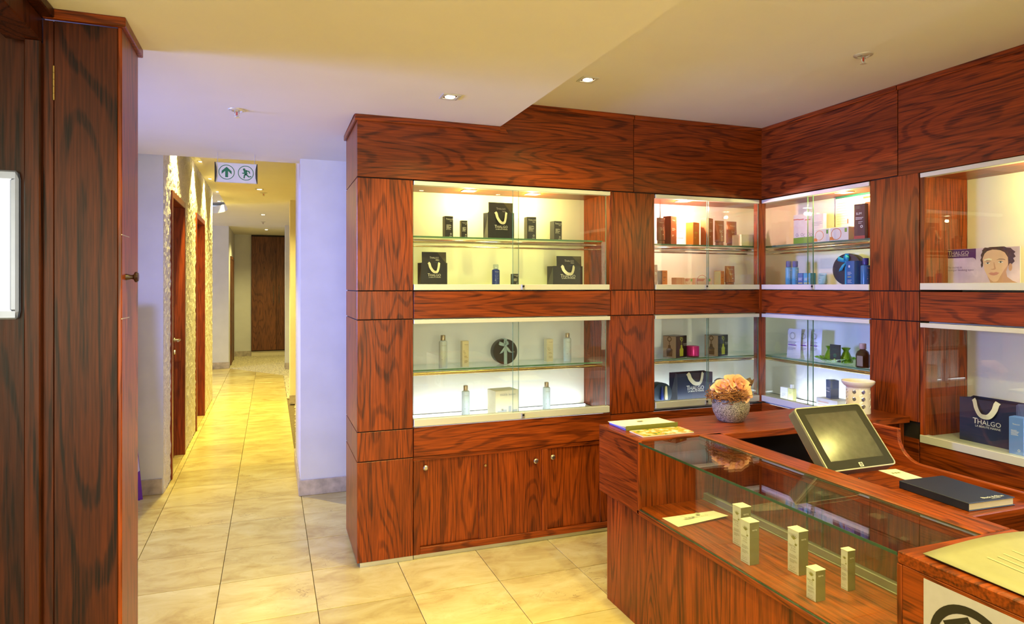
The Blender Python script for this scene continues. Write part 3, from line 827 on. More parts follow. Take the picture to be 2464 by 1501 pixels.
# display case
cf = rect('case_floor', XK + 0.010, 2.142, 1.366, 2.776, ZB, 0.600, WY, CT)
rect('case_lip', XK - 0.002, XK + 0.010, 1.366, 2.776, ZB - 0.004, 0.594, WY, CT, 0.003)
pane('front_glass', XK + 0.002, XK + 0.010, 1.368, 2.760, 0.594, 0.914, CT)
part('glass_edge', MB().box(XK + 0.001, XK + 0.011, 1.368, 2.760, 0.594, 0.5965), GEDGED, CT)
pane('top_glass', XK + 0.000, 2.034, 1.368, 2.776, 0.914, 0.922, CT)
part('glass_edge', MB().box(XK - 0.0015, XK + 0.001, 1.368, 2.764, 0.9135, 0.9225), GEDGED, CT)
part('glass_edge', MB().box(2.0335, 2.036, 1.368, 2.776, 0.9135, 0.9225), GEDGED, CT)
rect('rear_rail', 2.034, 2.16, 1.368, 2.776, ZT - 0.046, ZT, WY, CT, 0.004)
rect('rear_track', 2.060, 2.085, 1.368, 2.776, 0.600, 0.632, plain('grey_track', (.22, .22, .20), .5, metal=.3, noise=.05), CT)
rect('rear_track_front', 2.052, 2.058, 1.368, 2.776, 0.600, 0.605, bpy.data.materials['grey_track'], CT)
pane('rear_glass', 2.066, 2.071, 1.37, 2.10, 0.630, 0.884, CT)
pane('rear_glass', 2.076, 2.081, 2.03, 2.774, 0.630, 0.884, CT)
part('glass_edge', MB().box(2.064, 2.073, 2.098, 2.103, 0.630, 0.884), GEDGED, CT)
part('glass_edge', MB().box(2.074, 2.083, 2.027, 2.032, 0.630, 0.884), GEDGED, CT)
# return top along the wall, knee space, lower desk
part('return_top', MB().prism([(XK + .0185, 2.776), (2.034, 2.776), (2.16, 2.742), (XB - 0.003, 2.742), (XB - 0.003, 3.17), (XK + .0185, 3.17)], 'z', ZT - 0.036, ZT), WX, CT, bevel=0.003)
rect('return_back', 2.16, XB - 0.003, 3.130, 3.150, 0.0, ZT - 0.036, DARK, CT, 0)
rect('return_support', 3.400, 3.436, 2.76, 3.13, 0.0, ZT - 0.036, WZ, CT)
DK = thing('reception_desk', 'low oak work desk behind the counter with rounded side panel', 'desk', (2.7, 2.3, 0), world=True)
rect('desk_top', 2.162, 3.14, 1.872, 2.74, 0.695, 0.730, WX, DK, 0.004)
rect('desk_front', 2.162, 3.14, 1.90, 1.918, 0.0, 0.695, WX, DK)
sd = [(1.86, 0.0), (2.72, 0.0), (2.72, 0.92)]
for k in range(9):
    a = k / 8 * PI / 2
    sd.append((2.56 - 0.12 * math.sin(a) + 0.0, 0.87 - 0.11 * (1 - math.cos(a))))
sd[3:] = [(2.56, 0.92)] + [(2.56 - 0.13 * (1 - math.cos(k / 8 * PI / 2)), 0.89 - 0.13 * math.sin(k / 8 * PI / 2)) for k in range(9)] + [(1.90, 0.76), (1.86, 0.735)]
part('side_panel', MB().prism(sd, 'x', 3.14, 3.165), WY, DK, bevel=0.004)
# ================================================================== lights and ceiling fittings
def downlight(label, x, y, z, energy, color=WARM, angle=115, s=0.05, bulb=None, group='square recessed downlights', lit=True, blend=0.8):
    t = thing('downlight', label, 'downlight', (x, y, z), group=group)
    m = MB()
    for a, b, c, d in ((-s, s, -s, -s + .016), (-s, s, s - .016, s), (-s, -s + .016, -s + .016, s - .016), (s - .016, s, -s + .016, s - .016)):
        m.box(a, b, c, d, -0.005, 0.0)
    part('frame', m, ALUW, t, bevel=0.001)
    part('reflector', MB().lathe([(s * 0.78, -0.003), (s * 0.62, -0.001)], 18), CHROME, t, smooth=True)
    part('bulb', MB().lathe([(s * 0.60, -0.002), (s * 0.5, -0.006), (0, -0.009)], 16), bulb or BULB, t, smooth=True)
    if lit: lamp('SPOT', (x, y, z - 0.014), energy, color, size=0.03, angle=angle, blend=blend)
    return t
RD = 'ceiling downlights of the lobby'
K = 2.45
downlight('square downlight in the lower ceiling in front of the gift bag window', 0.906, 3.414, 2.70, 26 * K, WARM, 140, group=RD)
downlight('square downlight in the raised ceiling above the counter end', 1.703, 3.36, 2.863, 28 * K, WARM, 140, group=RD)
for x, y, z, e, lab in ((-0.05, 2.1, 2.70, 38, 'added square downlight above the aisle beside the dark cupboard'), (-0.05, 0.5, 2.70, 38, 'added square downlight straight above the viewer'),  # unseen downlights, added out of view to light the room
                   (0.9, 1.5, 2.70, 36, 'added square downlight in the lower ceiling before the counter front'), (0.9, 0.0, 2.70, 30, 'added square downlight in the lower ceiling right of the viewer'),
                   (1.75, 1.7, 2.863, 36, 'added square downlight in the raised ceiling above the glass case'), (2.75, 1.5, 2.863, 36, 'added square downlight in the raised ceiling above the desk chair space'),
                   (1.75, 0.0, 2.863, 30, 'added square downlight in the raised ceiling behind the near counter end'), (2.75, 0.0, 2.863, 30, 'added square downlight in the raised ceiling corner behind the counter')):
    downlight(lab, x, y, z, e * K, WARM, 140, group=RD)
CD = 'round corridor ceiling lights'
downlight('nearest of the three corridor ceiling lights', -0.13, 8.83, 2.90, 200, WARM, 140, group=CD)
downlight('middle of the three corridor ceiling lights', -0.12, 11.95, 2.90, 260, WARM, 140, group=CD)
downlight('farthest corridor ceiling light, before the dark cupboard', -0.085, 15.1, 2.90, 170, WARMW, 140, group=CD)
names = ['wall washer nearest the lobby in the ceiling slot', 'second wall washer from the lobby in the ceiling slot', 'third wall washer from the lobby in the ceiling slot',
         'wall washer at the end of the stone wall', 'farthest wall washer at the curved end of the slot']
for n, y in zip(names, (6.55, 8.1, 9.35, 10.6, 11.8)):
    downlight(n, -0.735 if y < 11 else -0.80, y, 3.08, 0, s=0.04, group='wall washers in the ceiling slot', lit=False)
    lamp('SPOT', (-0.745, y, 3.055), 170, WARM, size=0.02, angle=95, blend=0.5, direction=(-0.05, 0, -1))
# inside the cabinets
CL = 'small square spotlights in the cabinet tops'
def cablight(label, x, y, z, e, color, bulb=None, angle=158):
    downlight(label, x, y, z, e, color, angle, 0.045, bulb, CL, lit=False)
    lamp('POINT', (x, y, z - 0.05), e, color, size=0.012)
cablight('left spotlight in the top of the gift bag window', 1.235, 4.17, ZH - 0.014, 8.5, WARMW)
cablight('right spotlight in the top of the gift bag window', 1.69, 4.17, ZH - 0.014, 8.5, WARMW)
cablight('bright spotlight above the orange products', 2.885, 4.13, ZH - 0.014, 20, PINK, BULBW)
cablight('spotlight above the boxes with green bands', 3.63, 3.36, ZH - 0.015, 8.5, WARMW)
cablight('spotlight above the poster card', 3.62, 2.10, ZH - 0.030, 9, WARM)
cablight('second spotlight above the poster card, beyond the right edge', 3.62, 1.5, ZH - 0.030, 13, WARM)
for (x0, x1) in ((0.84, 2.15), (2.55, 3.42)):
    lamp('AREA', ((x0 + x1) / 2, 4.285, 0.832), 1.1 * (x1 - x0), COOL, size=x1 - x0, size_y=0.02, direction=(0, 0.55, 1))
    lamp('AREA', ((x0 + x1) / 2, 4.022, 0.832), 0.5 * (x1 - x0), COOL, size=x1 - x0, size_y=0.02, direction=(0, 1, 0.15))
lamp('AREA', (3.745, 3.5, 0.832), 1.4, COOL, size=0.86, size_y=0.02, direction=(0.55, 0, 1))
lamp('AREA', (3.526, 3.5, 0.832), 0.45, COOL, size=0.86, size_y=0.02, direction=(1, 0, 0.15))
t = thing('light_tube', 'cool white strip light in the top of the lower right window', 'light', (3.60, 1.7, 1.455))
part('tube', MB().tube([(0, -0.75, 0), (0, 0.4, 0)], 0.008, 8), STRIPL, t, smooth=True)
part('holder', MB().box(-0.015, 0.015, -0.78, 0.43, 0.004, 0.005), ALUW, t)
lamp('AREA', (3.745, 1.72, 0.85), 2.6, (0.62, 0.68, 1.0), size=1.0, size_y=0.02, direction=(0.6, 0, 1))
lamp('AREA', (3.605, 1.6, 1.44), 6, (0.62, 0.70, 1.0), size=0.04, size_y=1.1, direction=(0.1, 0, -1))

SPRK = plain('satin_steel', (.70, .68, .62), .3, metal=.35, noise=.05)
def sprinkler(label, x, y, z):
    t = thing('sprinkler_head', label, 'sprinkler', (x, y, z), group='ceiling sprinklers')
    part('cover_plate', MB().lathe([(0.047, 0), (0.045, -0.004), (0.030, -0.008), (0.026, -0.004), (0.0, -0.004)], 24), SPRK, t, smooth=True)
    part('glass_bulb', MB().lathe([(0.0, -0.012), (0.004, -0.014), (0.004, -0.032), (0, -0.034)], 10), REDC, t, smooth=True)
    m = MB()
    for s in (-1, 1): m.tube([(s * 0.011, 0, -0.004), (s * 0.012, 0, -0.022), (s * 0.008, 0, -0.036), (0, 0, -0.042)], 0.0028, 6)
    part('yoke', m, SPRK, t, smooth=True)
    part('deflector', MB().lathe([(0.0, -0.042), (0.016, -0.044), (0.016, -0.046), (0, -0.047)], 14, wob=lambda a, z: 1 + 0.12 * math.cos(7 * a)), SPRK, t)
sprinkler('sprinkler head on the lobby ceiling before the corridor', -0.183, 4.099, 2.70)
sprinkler('sprinkler head on the raised ceiling at the upper right', 2.845, 2.515, 2.863)
sprinkler('sprinkler head beside the nearest corridor light', -0.085, 9.15, 2.90)
sprinkler('sprinkler head deep in the corridor', -0.134, 13.3, 2.90)

# ---------- exit sign
es = thing('exit_sign', 'hanging white exit sign with green arrow and running figure', 'sign', (-0.247, 5.45, 2.473))
part('panel', MB().box(-0.150, 0.150, -0.012, 0.012, 0, 0.150), SIGNW, es, bevel=0.003)
for s in (-1, 1):
    part('end_cap', MB().prism([(s * 0.152, 0.0), (s * 0.152, 0.15), (s * 0.146, 0.15), (s * 0.138, 0.11), (s * 0.136, 0.075), (s * 0.138, 0.04), (s * 0.146, 0.0)], 'y', -0.016, 0.016), BLACKP, es)
    part('wire', MB().tube([(s * 0.131, 0, 0.15), (s * 0.131, 0, 0.227)], 0.0022, 6), NICKEL, es)
pr = Print().ring(-0.068, 0.077, 0.0515, 0.0565)
pr.poly([(-0.068, 0.118), (-0.033, 0.085), (-0.033, 0.062), (-0.058, 0.086), (-0.058, 0.038), (-0.078, 0.038), (-0.078, 0.086), (-0.103, 0.062), (-0.103, 0.085)])
pr.put('arrow_emblem', GREENX, es, off=0.012)
pr = Print().ring(0.068, 0.077, 0.0515, 0.0565).disc(0.056, 0.104, 0.009)
for q in ([(0.052, 0.097), (0.072, 0.101), (0.081, 0.070), (0.063, 0.064)], [(0.070, 0.101), (0.094, 0.094), (0.100, 0.076), (0.093, 0.074), (0.087, 0.087), (0.070, 0.090)],
          [(0.054, 0.096), (0.052, 0.077), (0.041, 0.080), (0.041, 0.073), (0.060, 0.068)], [(0.064, 0.072), (0.078, 0.066), (0.092, 0.053), (0.108, 0.056), (0.107, 0.048), (0.088, 0.045), (0.072, 0.058)],
          [(0.060, 0.070), (0.074, 0.066), (0.062, 0.054), (0.060, 0.036), (0.051, 0.037), (0.053, 0.059)]):
    pr.poly(q)
pr.put('running_figure_emblem', GREENX, es, off=0.012)

# ---------- lightbox on the alcove panel
lb = thing('light_box', 'lit white panel in a silver frame at the left edge', 'light box', (-1.17, 2.90, 1.559))
W, H = 0.30, 0.544
m = MB()
for a in ((-W, W, 0, 0.030), (-W, W, H - 0.030, H), (-W, -W + 0.024, 0.03, H - 0.03), (W - 0.024, W, 0.03, H - 0.03)):
    m.box(a[0], a[1], -0.030, 0.0, a[2], a[3])
part('frame', m, plain('silver_frame', (0.30, 0.34, 0.50), 0.35, metal=0.4, noise=0.05), lb, bevel=0.006)
part('lit_panel', MB().box(-W + 0.02, W - 0.02, -0.018, -0.010, 0.02, H - 0.02), glow('lit_panel', (0.92, 1.0, 0.94), 1.0), lb)

# ---------- pull-up banner by the wall behind the cupboard
bn = thing('banner', 'purple and white advertising standee partly hidden behind the dark cupboard', 'banner', (-1.25, 5.84, 0))
part('panel', MB().prism([(-0.30, 0.0), (0.305, 0.0), (0.235, 0.80), (0.20, 1.55), (-0.30, 1.55)], 'y', -0.006, 0.006), PURPLE, bn)
pts = [(-0.29, 0.62), (-0.29, 0.10)] + [(-0.1 + 0.385 * (k / 8) , 0.10 + 0.13 * (k / 8) ** 3) for k in range(9)] + [(0.246, 0.60)]
Print().poly(pts).put('white_print', flat('lavender_print', (0.62, 0.58, 0.80)), bn, off=0.006)
part('foot', MB().box(-0.30, 0.29, -0.02, 0.07, 0, 0.006), PURPLE, bn)

# ---------- far cupboard
fc = thing('built_in_cupboard', 'tall dark brown cupboard with two long handles at the corridor end', 'cupboard', (-0.055, 16.78, 0), world=True)
rect('carcass', -0.43, 0.32, 16.76, 16.815, 0.12, 2.895, DARK, fc, 0)
rect('plinth', -0.43, 0.32, 16.775, 16.815, 0, 0.12, CREAM, fc, 0)
for x0, x1, hx in ((-0.425, 0.125, 0.065), (0.131, 0.60, 0.19)):
    d = rect('door', x0, min(x1, 0.32), 16.74, 16.76, 0.14, 2.86, WCUP, fc)
    part('handle', MB().tube([(hx, 16.705, 1.27), (hx, 16.705, 1.68)], 0.008, 8).tube([(hx, 16.705, 1.29), (hx, 16.745, 1.29)], 0.006, 6).tube([(hx, 16.705, 1.66), (hx, 16.745, 1.66)], 0.006, 6), NICKEL, d, smooth=True)
# ================================================================== products: builders (local frame, front faces -y, base at z = 0)
BR = 'THALGO'
SUB = 'LA BEAUTE MARINE'
def carton(name, label, loc, w, d, h, rz=0, mat=NAVY, group=None, side=None, cat='box', bev=0.0012):
    t = thing(name, label, cat, loc, rz, group)
    o = part('carton', MB().box(-w / 2, w / 2, -d / 2, d / 2, 0, h), mat, t, bevel=bev)
    part('lid_flap', MB().box(-w / 2 + 0.0015, w / 2 - 0.0015, -d / 2 + 0.0015, d / 2 - 0.0015, h - 0.0004, h + 0.0006), mat, o)
    if side: part('side_print', MB().box(-w / 2 - 0.0004, -w / 2 + 0.0004, -d / 2 + 0.002, d / 2 - 0.002, 0.002, h - 0.002), side, o)
    return t
def navy_box(label, loc, w, d, h, rz, men=True, mat=NAVY, group='small dark cartons for men'):
    t = carton('carton_box', label, loc, w, d, h, rz, mat, group)
    p = Print().text(BR, w * 0.26, 0.04 * w, h * 0.83, brand=True).text('MEN', w * 0.13, w * 0.22, h * 0.755)
    p.lines(-w * 0.34, h * 0.60, [w * k for k in (.55, .62, .3, .6, .58, .45)], h * 0.012, h * 0.034)
    p.bar(-w * 0.34, -w * 0.27, h * 0.36, h * 0.39).bar(-w * .22, w * .2, h * .368, h * .38)
    p.ring(w * 0.22, h * 0.17, w * 0.07, w * 0.10, 12).bar(w * .05, w * .33, h * .06, h * .075)
    p.put('lettering', SILVER, t, off=d / 2)
    return t
def gift_bag(label, loc, w, d, h, rz, mat=NAVY, group='dark gift bags with cream ribbon handles', droop=0.42, tz=0.40):
    t = thing('gift_bag', label, 'bag', loc, rz, group)
    f = d * 0.22
    vs = [(-w/2, -d/2, 0), (w/2, -d/2, 0), (w/2, d/2, 0), (-w/2, d/2, 0), (-w/2, -d/2, h), (w/2, -d/2, h), (w/2, d/2, h), (-w/2, d/2, h),
          (-w/2 + f * .15, 0, h * .12), (-w/2 + f, 0, h), (w/2 - f * .15, 0, h * .12), (w/2 - f, 0, h)]
    fs = [(0, 1, 5, 4), (2, 3, 7, 6), (0, 3, 2, 1), (0, 8, 3), (0, 4, 9, 8), (3, 8, 9, 7), (1, 2, 10), (1, 10, 11, 5), (2, 6, 11, 10)]
    b = part('bag_body', MB().add(vs, fs), mat, t)
    md = b.modifiers.new('s', 'SOLIDIFY'); md.thickness = 0.0012; md.offset = 0
    def ribbon(y, lean, dz):
        pts, wd = [], []
        n = 18
        for k in range(n + 1):
            a = k / n
            q = 2 * a - 1
            x = w * 0.23 * math.copysign(abs(q) ** 0.85, q)
            z = h + 0.012 * math.sin(min(1, (1 - abs(q)) * 6) * PI) - dz * h * (1 - abs(q) ** 2.5)
            y1 = y + lean * (0.004 + 0.020 * math.sin(PI * a))
            pts.append(Vector((x + 0.006 * math.sin(a * 5), y1, z)))
        for k in range(n + 1):
            tg = (pts[min(k + 1, n)] - pts[max(k - 1, 0)]).normalized()
            d2 = tg.cross(Vector((0, -1, 0))).normalized()
            wd.append((d2 + Vector((0, 0.25, 0))).normalized())
        o = part('ribbon_handle', MB().strip(pts, wd, w * 0.09), RIBBON, t)
        m2 = o.modifiers.new('s', 'SOLIDIFY'); m2.thickness = 0.0008
    ribbon(-d / 2 - 0.001, -1, droop)
    p = Print().text(BR, 1, 0, h * tz, brand=True, width=w * 0.50).text(SUB, 1, 0.02 * w, h * (tz - .07), width=w * 0.45)
    p.put('lettering', SILVER, t, off=d / 2, e=0.0016)
    return t
def brochure(label, loc, w, h, rz, rx=-0.06):
    t = thing('brochure', label, 'brochure', loc, rz, 'leaflets standing in gift bags', rx=rx)
    part('leaflet', MB().box(-w / 2, w / 2, -0.002, 0.002, 0, h), NAVY, t)
    Print().poly([(w * .12, h - .001), (w * .49, h - .001), (w * .49, h * .66)]).put('light_beam_print', flat('olive_sheen', (0.10, 0.085, 0.045)), t, off=0.002, e=0.0003)
    Print().poly([(-w * .3, h * .60), (w * .1, h * .70), (w * .49, h * .56), (w * .49, h * .5), (-w * .3, h * .5)]).put('blue_print', flat('deep_blue_print', (0.02, 0.05, 0.16)), t, off=0.002, e=0.0003)
    Print().text(BR, 1, 0, h * 0.80, brand=True, width=w * 0.38).text('MEN', w * 0.07, w * 0.13, h * 0.735).put('lettering', SILVER, t, off=0.002, e=0.0006)
def bottle(label, loc, r, h, mat=FROST, cap=CHAMP, caph=0.16, capr=0.55, group='pale bottles with champagne caps', ink=GREYT, clear=False, name='bottle'):
    t = thing(name, label, 'bottle', loc, 0.0, group)
    hb = h * (1 - caph)
    part('bottle_body', MB().lathe([(r * .92, 0), (r, h * .015), (r, hb - r * .5), (r * .93, hb - r * .22), (r * .60, hb - 0.002), (r * .5, hb)], 24), mat, t, smooth=True)
    part('cap', MB().lathe([(r * capr, hb), (r * capr * 1.02, hb + .002), (r * capr * 1.02, h - .003), (r * capr * .9, h), (0, h)], 20), cap, t, smooth=True)
    if ink:
        p = Print().text(BR, 1, 0, hb * .80, brand=True, width=r * 1.1).lines(-r * .5, hb * .62, [r * k for k in (.8, .95, .6)], hb * .012, hb * .035).lines(-r * .5, hb * .44, [r * k for k in (.9, .7)], hb * .012, hb * .035)
        p.disc(-r * .45, hb * .31, r * .09, n=8).bar(-r * .5, r * .5, hb * .07, hb * .085)
        p.put('lettering', ink, t, wrap=r)
    return t
def tube(label, loc, w, h, rz, mat=TAN, group='bronze tubes standing on their caps', ink=CREAMC, cap=None):
    t = thing('cosmetic_tube', label, 'tube', loc, rz, group)
    vs, fs, n = [], [], 20
    prof = [(0.14, .34, .34), (0.16, .42, .42), (0.45, .46, .36), (0.8, .49, .16), (0.93, .5, .03), (1.0, .5, .03)]
    for (z, a, b) in prof:
        for i in range(n):
            q = 2 * PI * i / n
            vs.append((w * a * math.cos(q), w * b * math.sin(q), h * z))
    for k in range(len(prof) - 1):
        for i in range(n): fs.append((k * n + i, k * n + (i + 1) % n, (k + 1) * n + (i + 1) % n, (k + 1) * n + i))
    fs.append(tuple(range((len(prof) - 1) * n, len(prof) * n))); fs.append(tuple(range(n - 1, -1, -1)))
    part('tube_body', MB().add(vs, fs), mat, t, smooth=True)
    part('cap', MB().lathe([(w * .36, 0), (w * .37, h * .01), (w * .37, h * .13), (w * .34, h * .14)], 18), cap or mat, t, smooth=True)
    p = Print().text(BR, 1, 0, h * .80, brand=True, width=w * .5).lines(-w * .2, h * .62, [w * k for k in (.4, .3, .35)], h * .012, h * .04).disc(w * .02, h * .36, w * .05, n=8)
    me = p.put('lettering', ink, t, off=0)
    for v in me.data.vertices:                    # lay the print on the tapering front
        z = v.co.z / h
        b = .42 + (.36 - .42) * (z - .16) / .29 if z < .45 else (.36 + (.16 - .36) * (z - .45) / .35 if z < .8 else .16 + (.03 - .16) * (z - .8) / .13)
        v.co.y = -w * b * math.sqrt(max(0, 1 - (v.co.x / (w * .49)) ** 2)) - 0.0012
    return t
def bow_gift(label, loc, r, th, rz, rib, group, front_brand=True, bow=True, lidmat=BOXBLK):
    """round box standing on its rim, ribbon across the front"""
    t = thing('round_gift_box', label, 'gift box', loc, rz, group)
    part('box_base', MB().lathe([(0, 0.0), (r * .97, 0.0), (r * .97, th)], 36, (0, th * .0, r), 'y'), lidmat, t, smooth=True)
    part('box_lid', MB().lathe([(r * .97, -th * .1), (r, -th * .1), (r, -th * .62), (r * .985, -th * .68), (0, -th * .68)], 36, (0, th * .3, r), 'y'), lidmat, t, smooth=True)
    y = -th * .38 - 0.001
    if bow:
        part('ribbon', MB().box(-r * .13, r * .13, y - 0.0006, y + 0.0006, r * .02, r * 1.98).box(-r * .13, r * .13, y, th, 2 * r - 0.001, 2 * r + 0.0008), rib, t)
        def loop(pts, wd, nm):
            P = [Vector((a * r, y - b * r, r + c * r)) for a, b, c in pts]
            W = [Vector(q).normalized() for q in wd]
            o = part(nm, MB().strip(P, W, [r * .24 * k for k in (0.55, 1, 1.15, 1.1, .9, .5)][:len(P)]), rib, t)
            md = o.modifiers.new('s', 'SOLIDIFY'); md.thickness = 0.0008
            o.data.polygons.foreach_set('use_smooth', [True] * len(o.data.polygons))
        up = (0.25, 0, 1)
        loop([(0, .03, .48), (-.22, .10, .58), (-.46, .12, .66), (-.56, .08, .72)], [up, up, (.2, 0, 1), (.3, 0, 1)], 'bow_tail')
        loop([(0, .03, .48), (-.14, .12, .30), (-.30, .12, .05), (-.38, .06, -.10)], [(1, 0, .3)] * 4, 'bow_tail')
        loop([(0, .03, .48), (.12, .13, .30), (.28, .13, .02), (.40, .06, -.08)], [(1, 0, -.2)] * 4, 'bow_tail')
        loop([(0, .03, .48), (.14, .15, .62), (.10, .13, .84), (-.06, .08, .86), (-.06, .04, .62)], [(1, .2, .2), (1, .3, -.2), (.8, .3, -.3), (.8, 0, .3), (1, 0, .2)], 'bow_loop')
        part('bow_knot', MB().lathe([(0, -.075 * r), (.08 * r, -.05 * r), (.085 * r, .05 * r), (0, .075 * r)], 10, (0, y - .04 * r, r * 1.48)), rib, t, smooth=True)
    if front_brand: Print().text(BR, 1, r * .52, r * 0.93, brand=True, width=r * .5).put('lettering', SILVER, t, off=th * .38)
    return t
def on_A(u, vt, y, z):                  # centre column u and top row vt of something standing at depth y on a surface at height z
    p = at_y(u, vt, y); return Vector((p.x, y, z)), p.z - z
def wA(u0, u1, y): return at_y(u1, 600, y).x - at_y(u0, 600, y).x
def on_B(u, vt, x, z):
    p = at_x(u, vt, x); return Vector((x, p.y, z)), p.z - z
def wB(u0, u1, x): return at_x(u0, 600, x).y - at_x(u1, 600, x).y
RB = -PI / 2
SH, SF = 1.9965, Z2 + 0.0345                # glass shelf and display floor of the upper windows
LH, LF = 1.1525, Z4 + 0.006 - 0.0025        # the same for the lower windows

# ---------- first window: men's range
def nb(label, u0, u1, vt, y, z, rz=0.16, dd=0.9, **k):
    l, h = on_A((u0 + u1) / 2, vt, y, z); w = wA(u0, u1, y) * 0.86
    navy_box(label, l, w, w * dd, h, rz, **k)
nb('black carton left of the tall gift bag on the glass shelf', 1066, 1089, 521, 4.16, SH, 0.10)
nb('smaller dark carton next to the tall gift bag', 1107, 1124, 531, 4.13, SH, 0.05)
nb('tallest slate carton right of the gift bag on the glass shelf', 1263, 1288, 523, 4.15, SH, 0.0, mat=flat('slate_card', (0.035, 0.042, 0.062), 0.3))
nb('dark carton at the right end of the glass shelf', 1326, 1349, 533, 4.16, SH, 0.15)
nb('tiny dark carton on the floor of the gift bag window', 1230, 1246, 659, 4.10, SF, 0.1)
def bag_A(label, u0, u1, vt, y, z, rz, ub0, ub1, vb, dd=0.45, mat=NAVY, **k):
    l, h = on_A((u0 + u1) / 2, vt, y, z); w = wA(u0, u1, y)
    gift_bag(label, l + Vector((0, w * dd / 2, 0)), w, w * dd, h, rz, mat, **k)
    if ub0:
        l2, h2 = on_A((ub0 + ub1) / 2, vb, y + w * dd * .42, z)
        brochure(label.replace('bag', 'bag leaflet', 1) if False else 'leaflet standing up out of the ' + label.split('gift bag')[0] + 'gift bag', l2 + Vector((0, 0, 0.004)), wA(ub0, ub1, y + w * dd * .42), h2 - 0.004, rz)
bag_A('tall black gift bag in the middle of the glass shelf', 1173, 1237, 511, 4.10, SH, 0.05, 1177, 1236, 487)
bag_A('left black gift bag on the window floor', 1012, 1076, 632, 4.10, SF, 0.05, 1016, 1075, 606)
bag_A('right black gift bag on the window floor', 1331, 1402, 640, 4.12, SF, 0.0, 1341, 1400, 616)
l, h = on_A(1193, 636, 4.12, SF)
t = bottle('royal blue spray bottle with clear cap between the gift bags', l, 0.026, h, BLUED, CLEARP, 0.22, 0.72, None, SILVER, name='spray_bottle')
Print().bar(-.020, .020, h * .10, h * .145).put('label_band', CREAMC, t, wrap=0.026)

# ---------- lower first window
for lab, u, vt, vb, z, y, r in (('pale bottle at the left end of the lower glass shelf', 1066, 806, 0, LH, 4.12, .0275), ('pale bottle at the right end of the lower glass shelf', 1365, 801, 0, LH, 4.20, .0275),
                            ('pale bottle left of the picture carton on the lit floor', 1120.5, 927, 0, LF, 4.20, .027), ('pale bottle right of the picture carton on the lit floor', 1315, 919, 0, LF, 4.19, .027)):
    l, h = on_A(u, vt, y, z)
    bottle(lab, l, r, h)
for lab, u0, u1, vt, y in (('slim cream carton left of the black round box', 1109, 1127, 820, 4.12), ('slim cream carton right of the black round box', 1311, 1329, 815, 4.20)):
    l, h = on_A((u0 + u1) / 2, vt, y, LH); w = wA(u0, u1, y) * .9
    t = carton('carton_box', lab, l, w, w * .8, h, 0.08, CREAMC, 'slim cream cartons')
    Print().text(BR, 1, .1 * w, h * .85, brand=True, width=w * .55).lines(-w * .2, h * .42, [w * k for k in (.4, .5)], h * .012, h * .05).lines(-w * .2, h * .25, [w * k for k in (.5, .55, .4)], h * .01, h * .035).ring(-w * .25, h * .6, w * .12, w * .14, 12).ring(-w * .1, h * .53, w * .12, w * .14, 12).put('lettering', BRASS, t, off=w * .4)
l, h = on_A(1214, 815, 4.16, LH)
bow_gift('round black gift box with pale blue bow on the lower glass shelf', l, h / 2, 0.05, 0, PALEB, 'round gift boxes')
l, h = on_A(1210, 936, 4.20, LF); w = wA(1186, 1243, 4.20)
t = carton('carton_box', 'large white carton printed with cream jars on the lit floor', l, w, w * .75, h, 0.12, CREAMC)
Print().text('osaïa', 1, -w * .15, h * .80, width=w * .32).text('beauté', 1, w * .22, h * .80, width=w * .3).put('lettering', GREYT, t, off=w * .375)
p = Print()
for cx, a, b in ((-.30, .13, .2), (-.12, .12, .23), (.12, .07, .36), (.34, .13, .2)): p.bar(w * (cx - a * .9), w * (cx + a * .9), h * .08, h * b)
p.put('jar_print', flat('jar_grey_print', (0.34, 0.36, 0.40)), t, off=w * .375)
p = Print()
for cx, a, b in ((-.30, .14, .2), (-.12, .13, .23), (.34, .14, .2)): p.bar(w * (cx - a), w * (cx + a), h * b, h * (b + .08))
p.bar(w * .06, w * .18, h * .36, h * .5).put('jar_lid_print', flat('jar_lid_print', (0.62, 0.58, 0.50)), t, off=w * .375)

# ---------- second window: sun range
def boxA(name, lab, u0, u1, vt, y, z, mat, rz=0.25, dd=0.8, group=None, side=None, ink=None, kw=.85):
    l, h = on_A((u0 + u1) / 2, vt, y, z); w = wA(u0, u1, y) * kw
    t = carton(name, lab, l, w, w * dd, h, rz, mat, group, side)
    if ink: Print().text(BR, 1, 0, h * .84, brand=True, width=w * .5).lines(-w * .3, h * .58, [w * k for k in (.5, .6, .4)], h * .012, h * .035).lines(-w * .3, h * .34, [w * .3, w * .2], h * .012, h * .03).put('lettering', ink, t, off=w * dd / 2)
    return t, w, h, w * dd
OG = 'bronze and orange sun care cartons'
def tubeA(lab, u0, u1, vt, y, z, mat, rz=0): 
    l, h = on_A((u0 + u1) / 2, vt, y, z); tube(lab, l, wA(u0, u1, y), h, rz, mat)
tubeA('dark bronze tube at the left end of the upper shelf', 1580, 1600, 524, 4.12, SH - .011, BROWNC)
boxA('carton_box', 'dark brown carton next to the dark bronze tube', 1597, 1627, 521, 4.16, SH - .011, BROWNC, .45, .8, OG, None, CREAMC, .75)
boxA('carton_box', 'short orange carton on the upper shelf', 1652, 1681, 536, 4.14, SH - .011, ORANGE, .4, .75, OG, None, YELLOW, .78)
boxA('carton_box', 'tall copper carton beside the pane overlap', 1687, 1715, 526, 4.14, SH - .011, TAN, .5, .8, OG, None, CREAMC, .75)
tubeA('left of the two copper tubes on the upper shelf', 1720, 1742, 531, 4.12, SH - .011, TAN)
tubeA('right of the two copper tubes on the upper shelf', 1748, 1772, 533, 4.22, SH - .011, TAN)
boxA('carton_box', 'low cream carton at the right end of the upper shelf', 1768, 1822, 566, 4.09, SH - .011, CREAMC, .1, .5, None, None, None, .9)
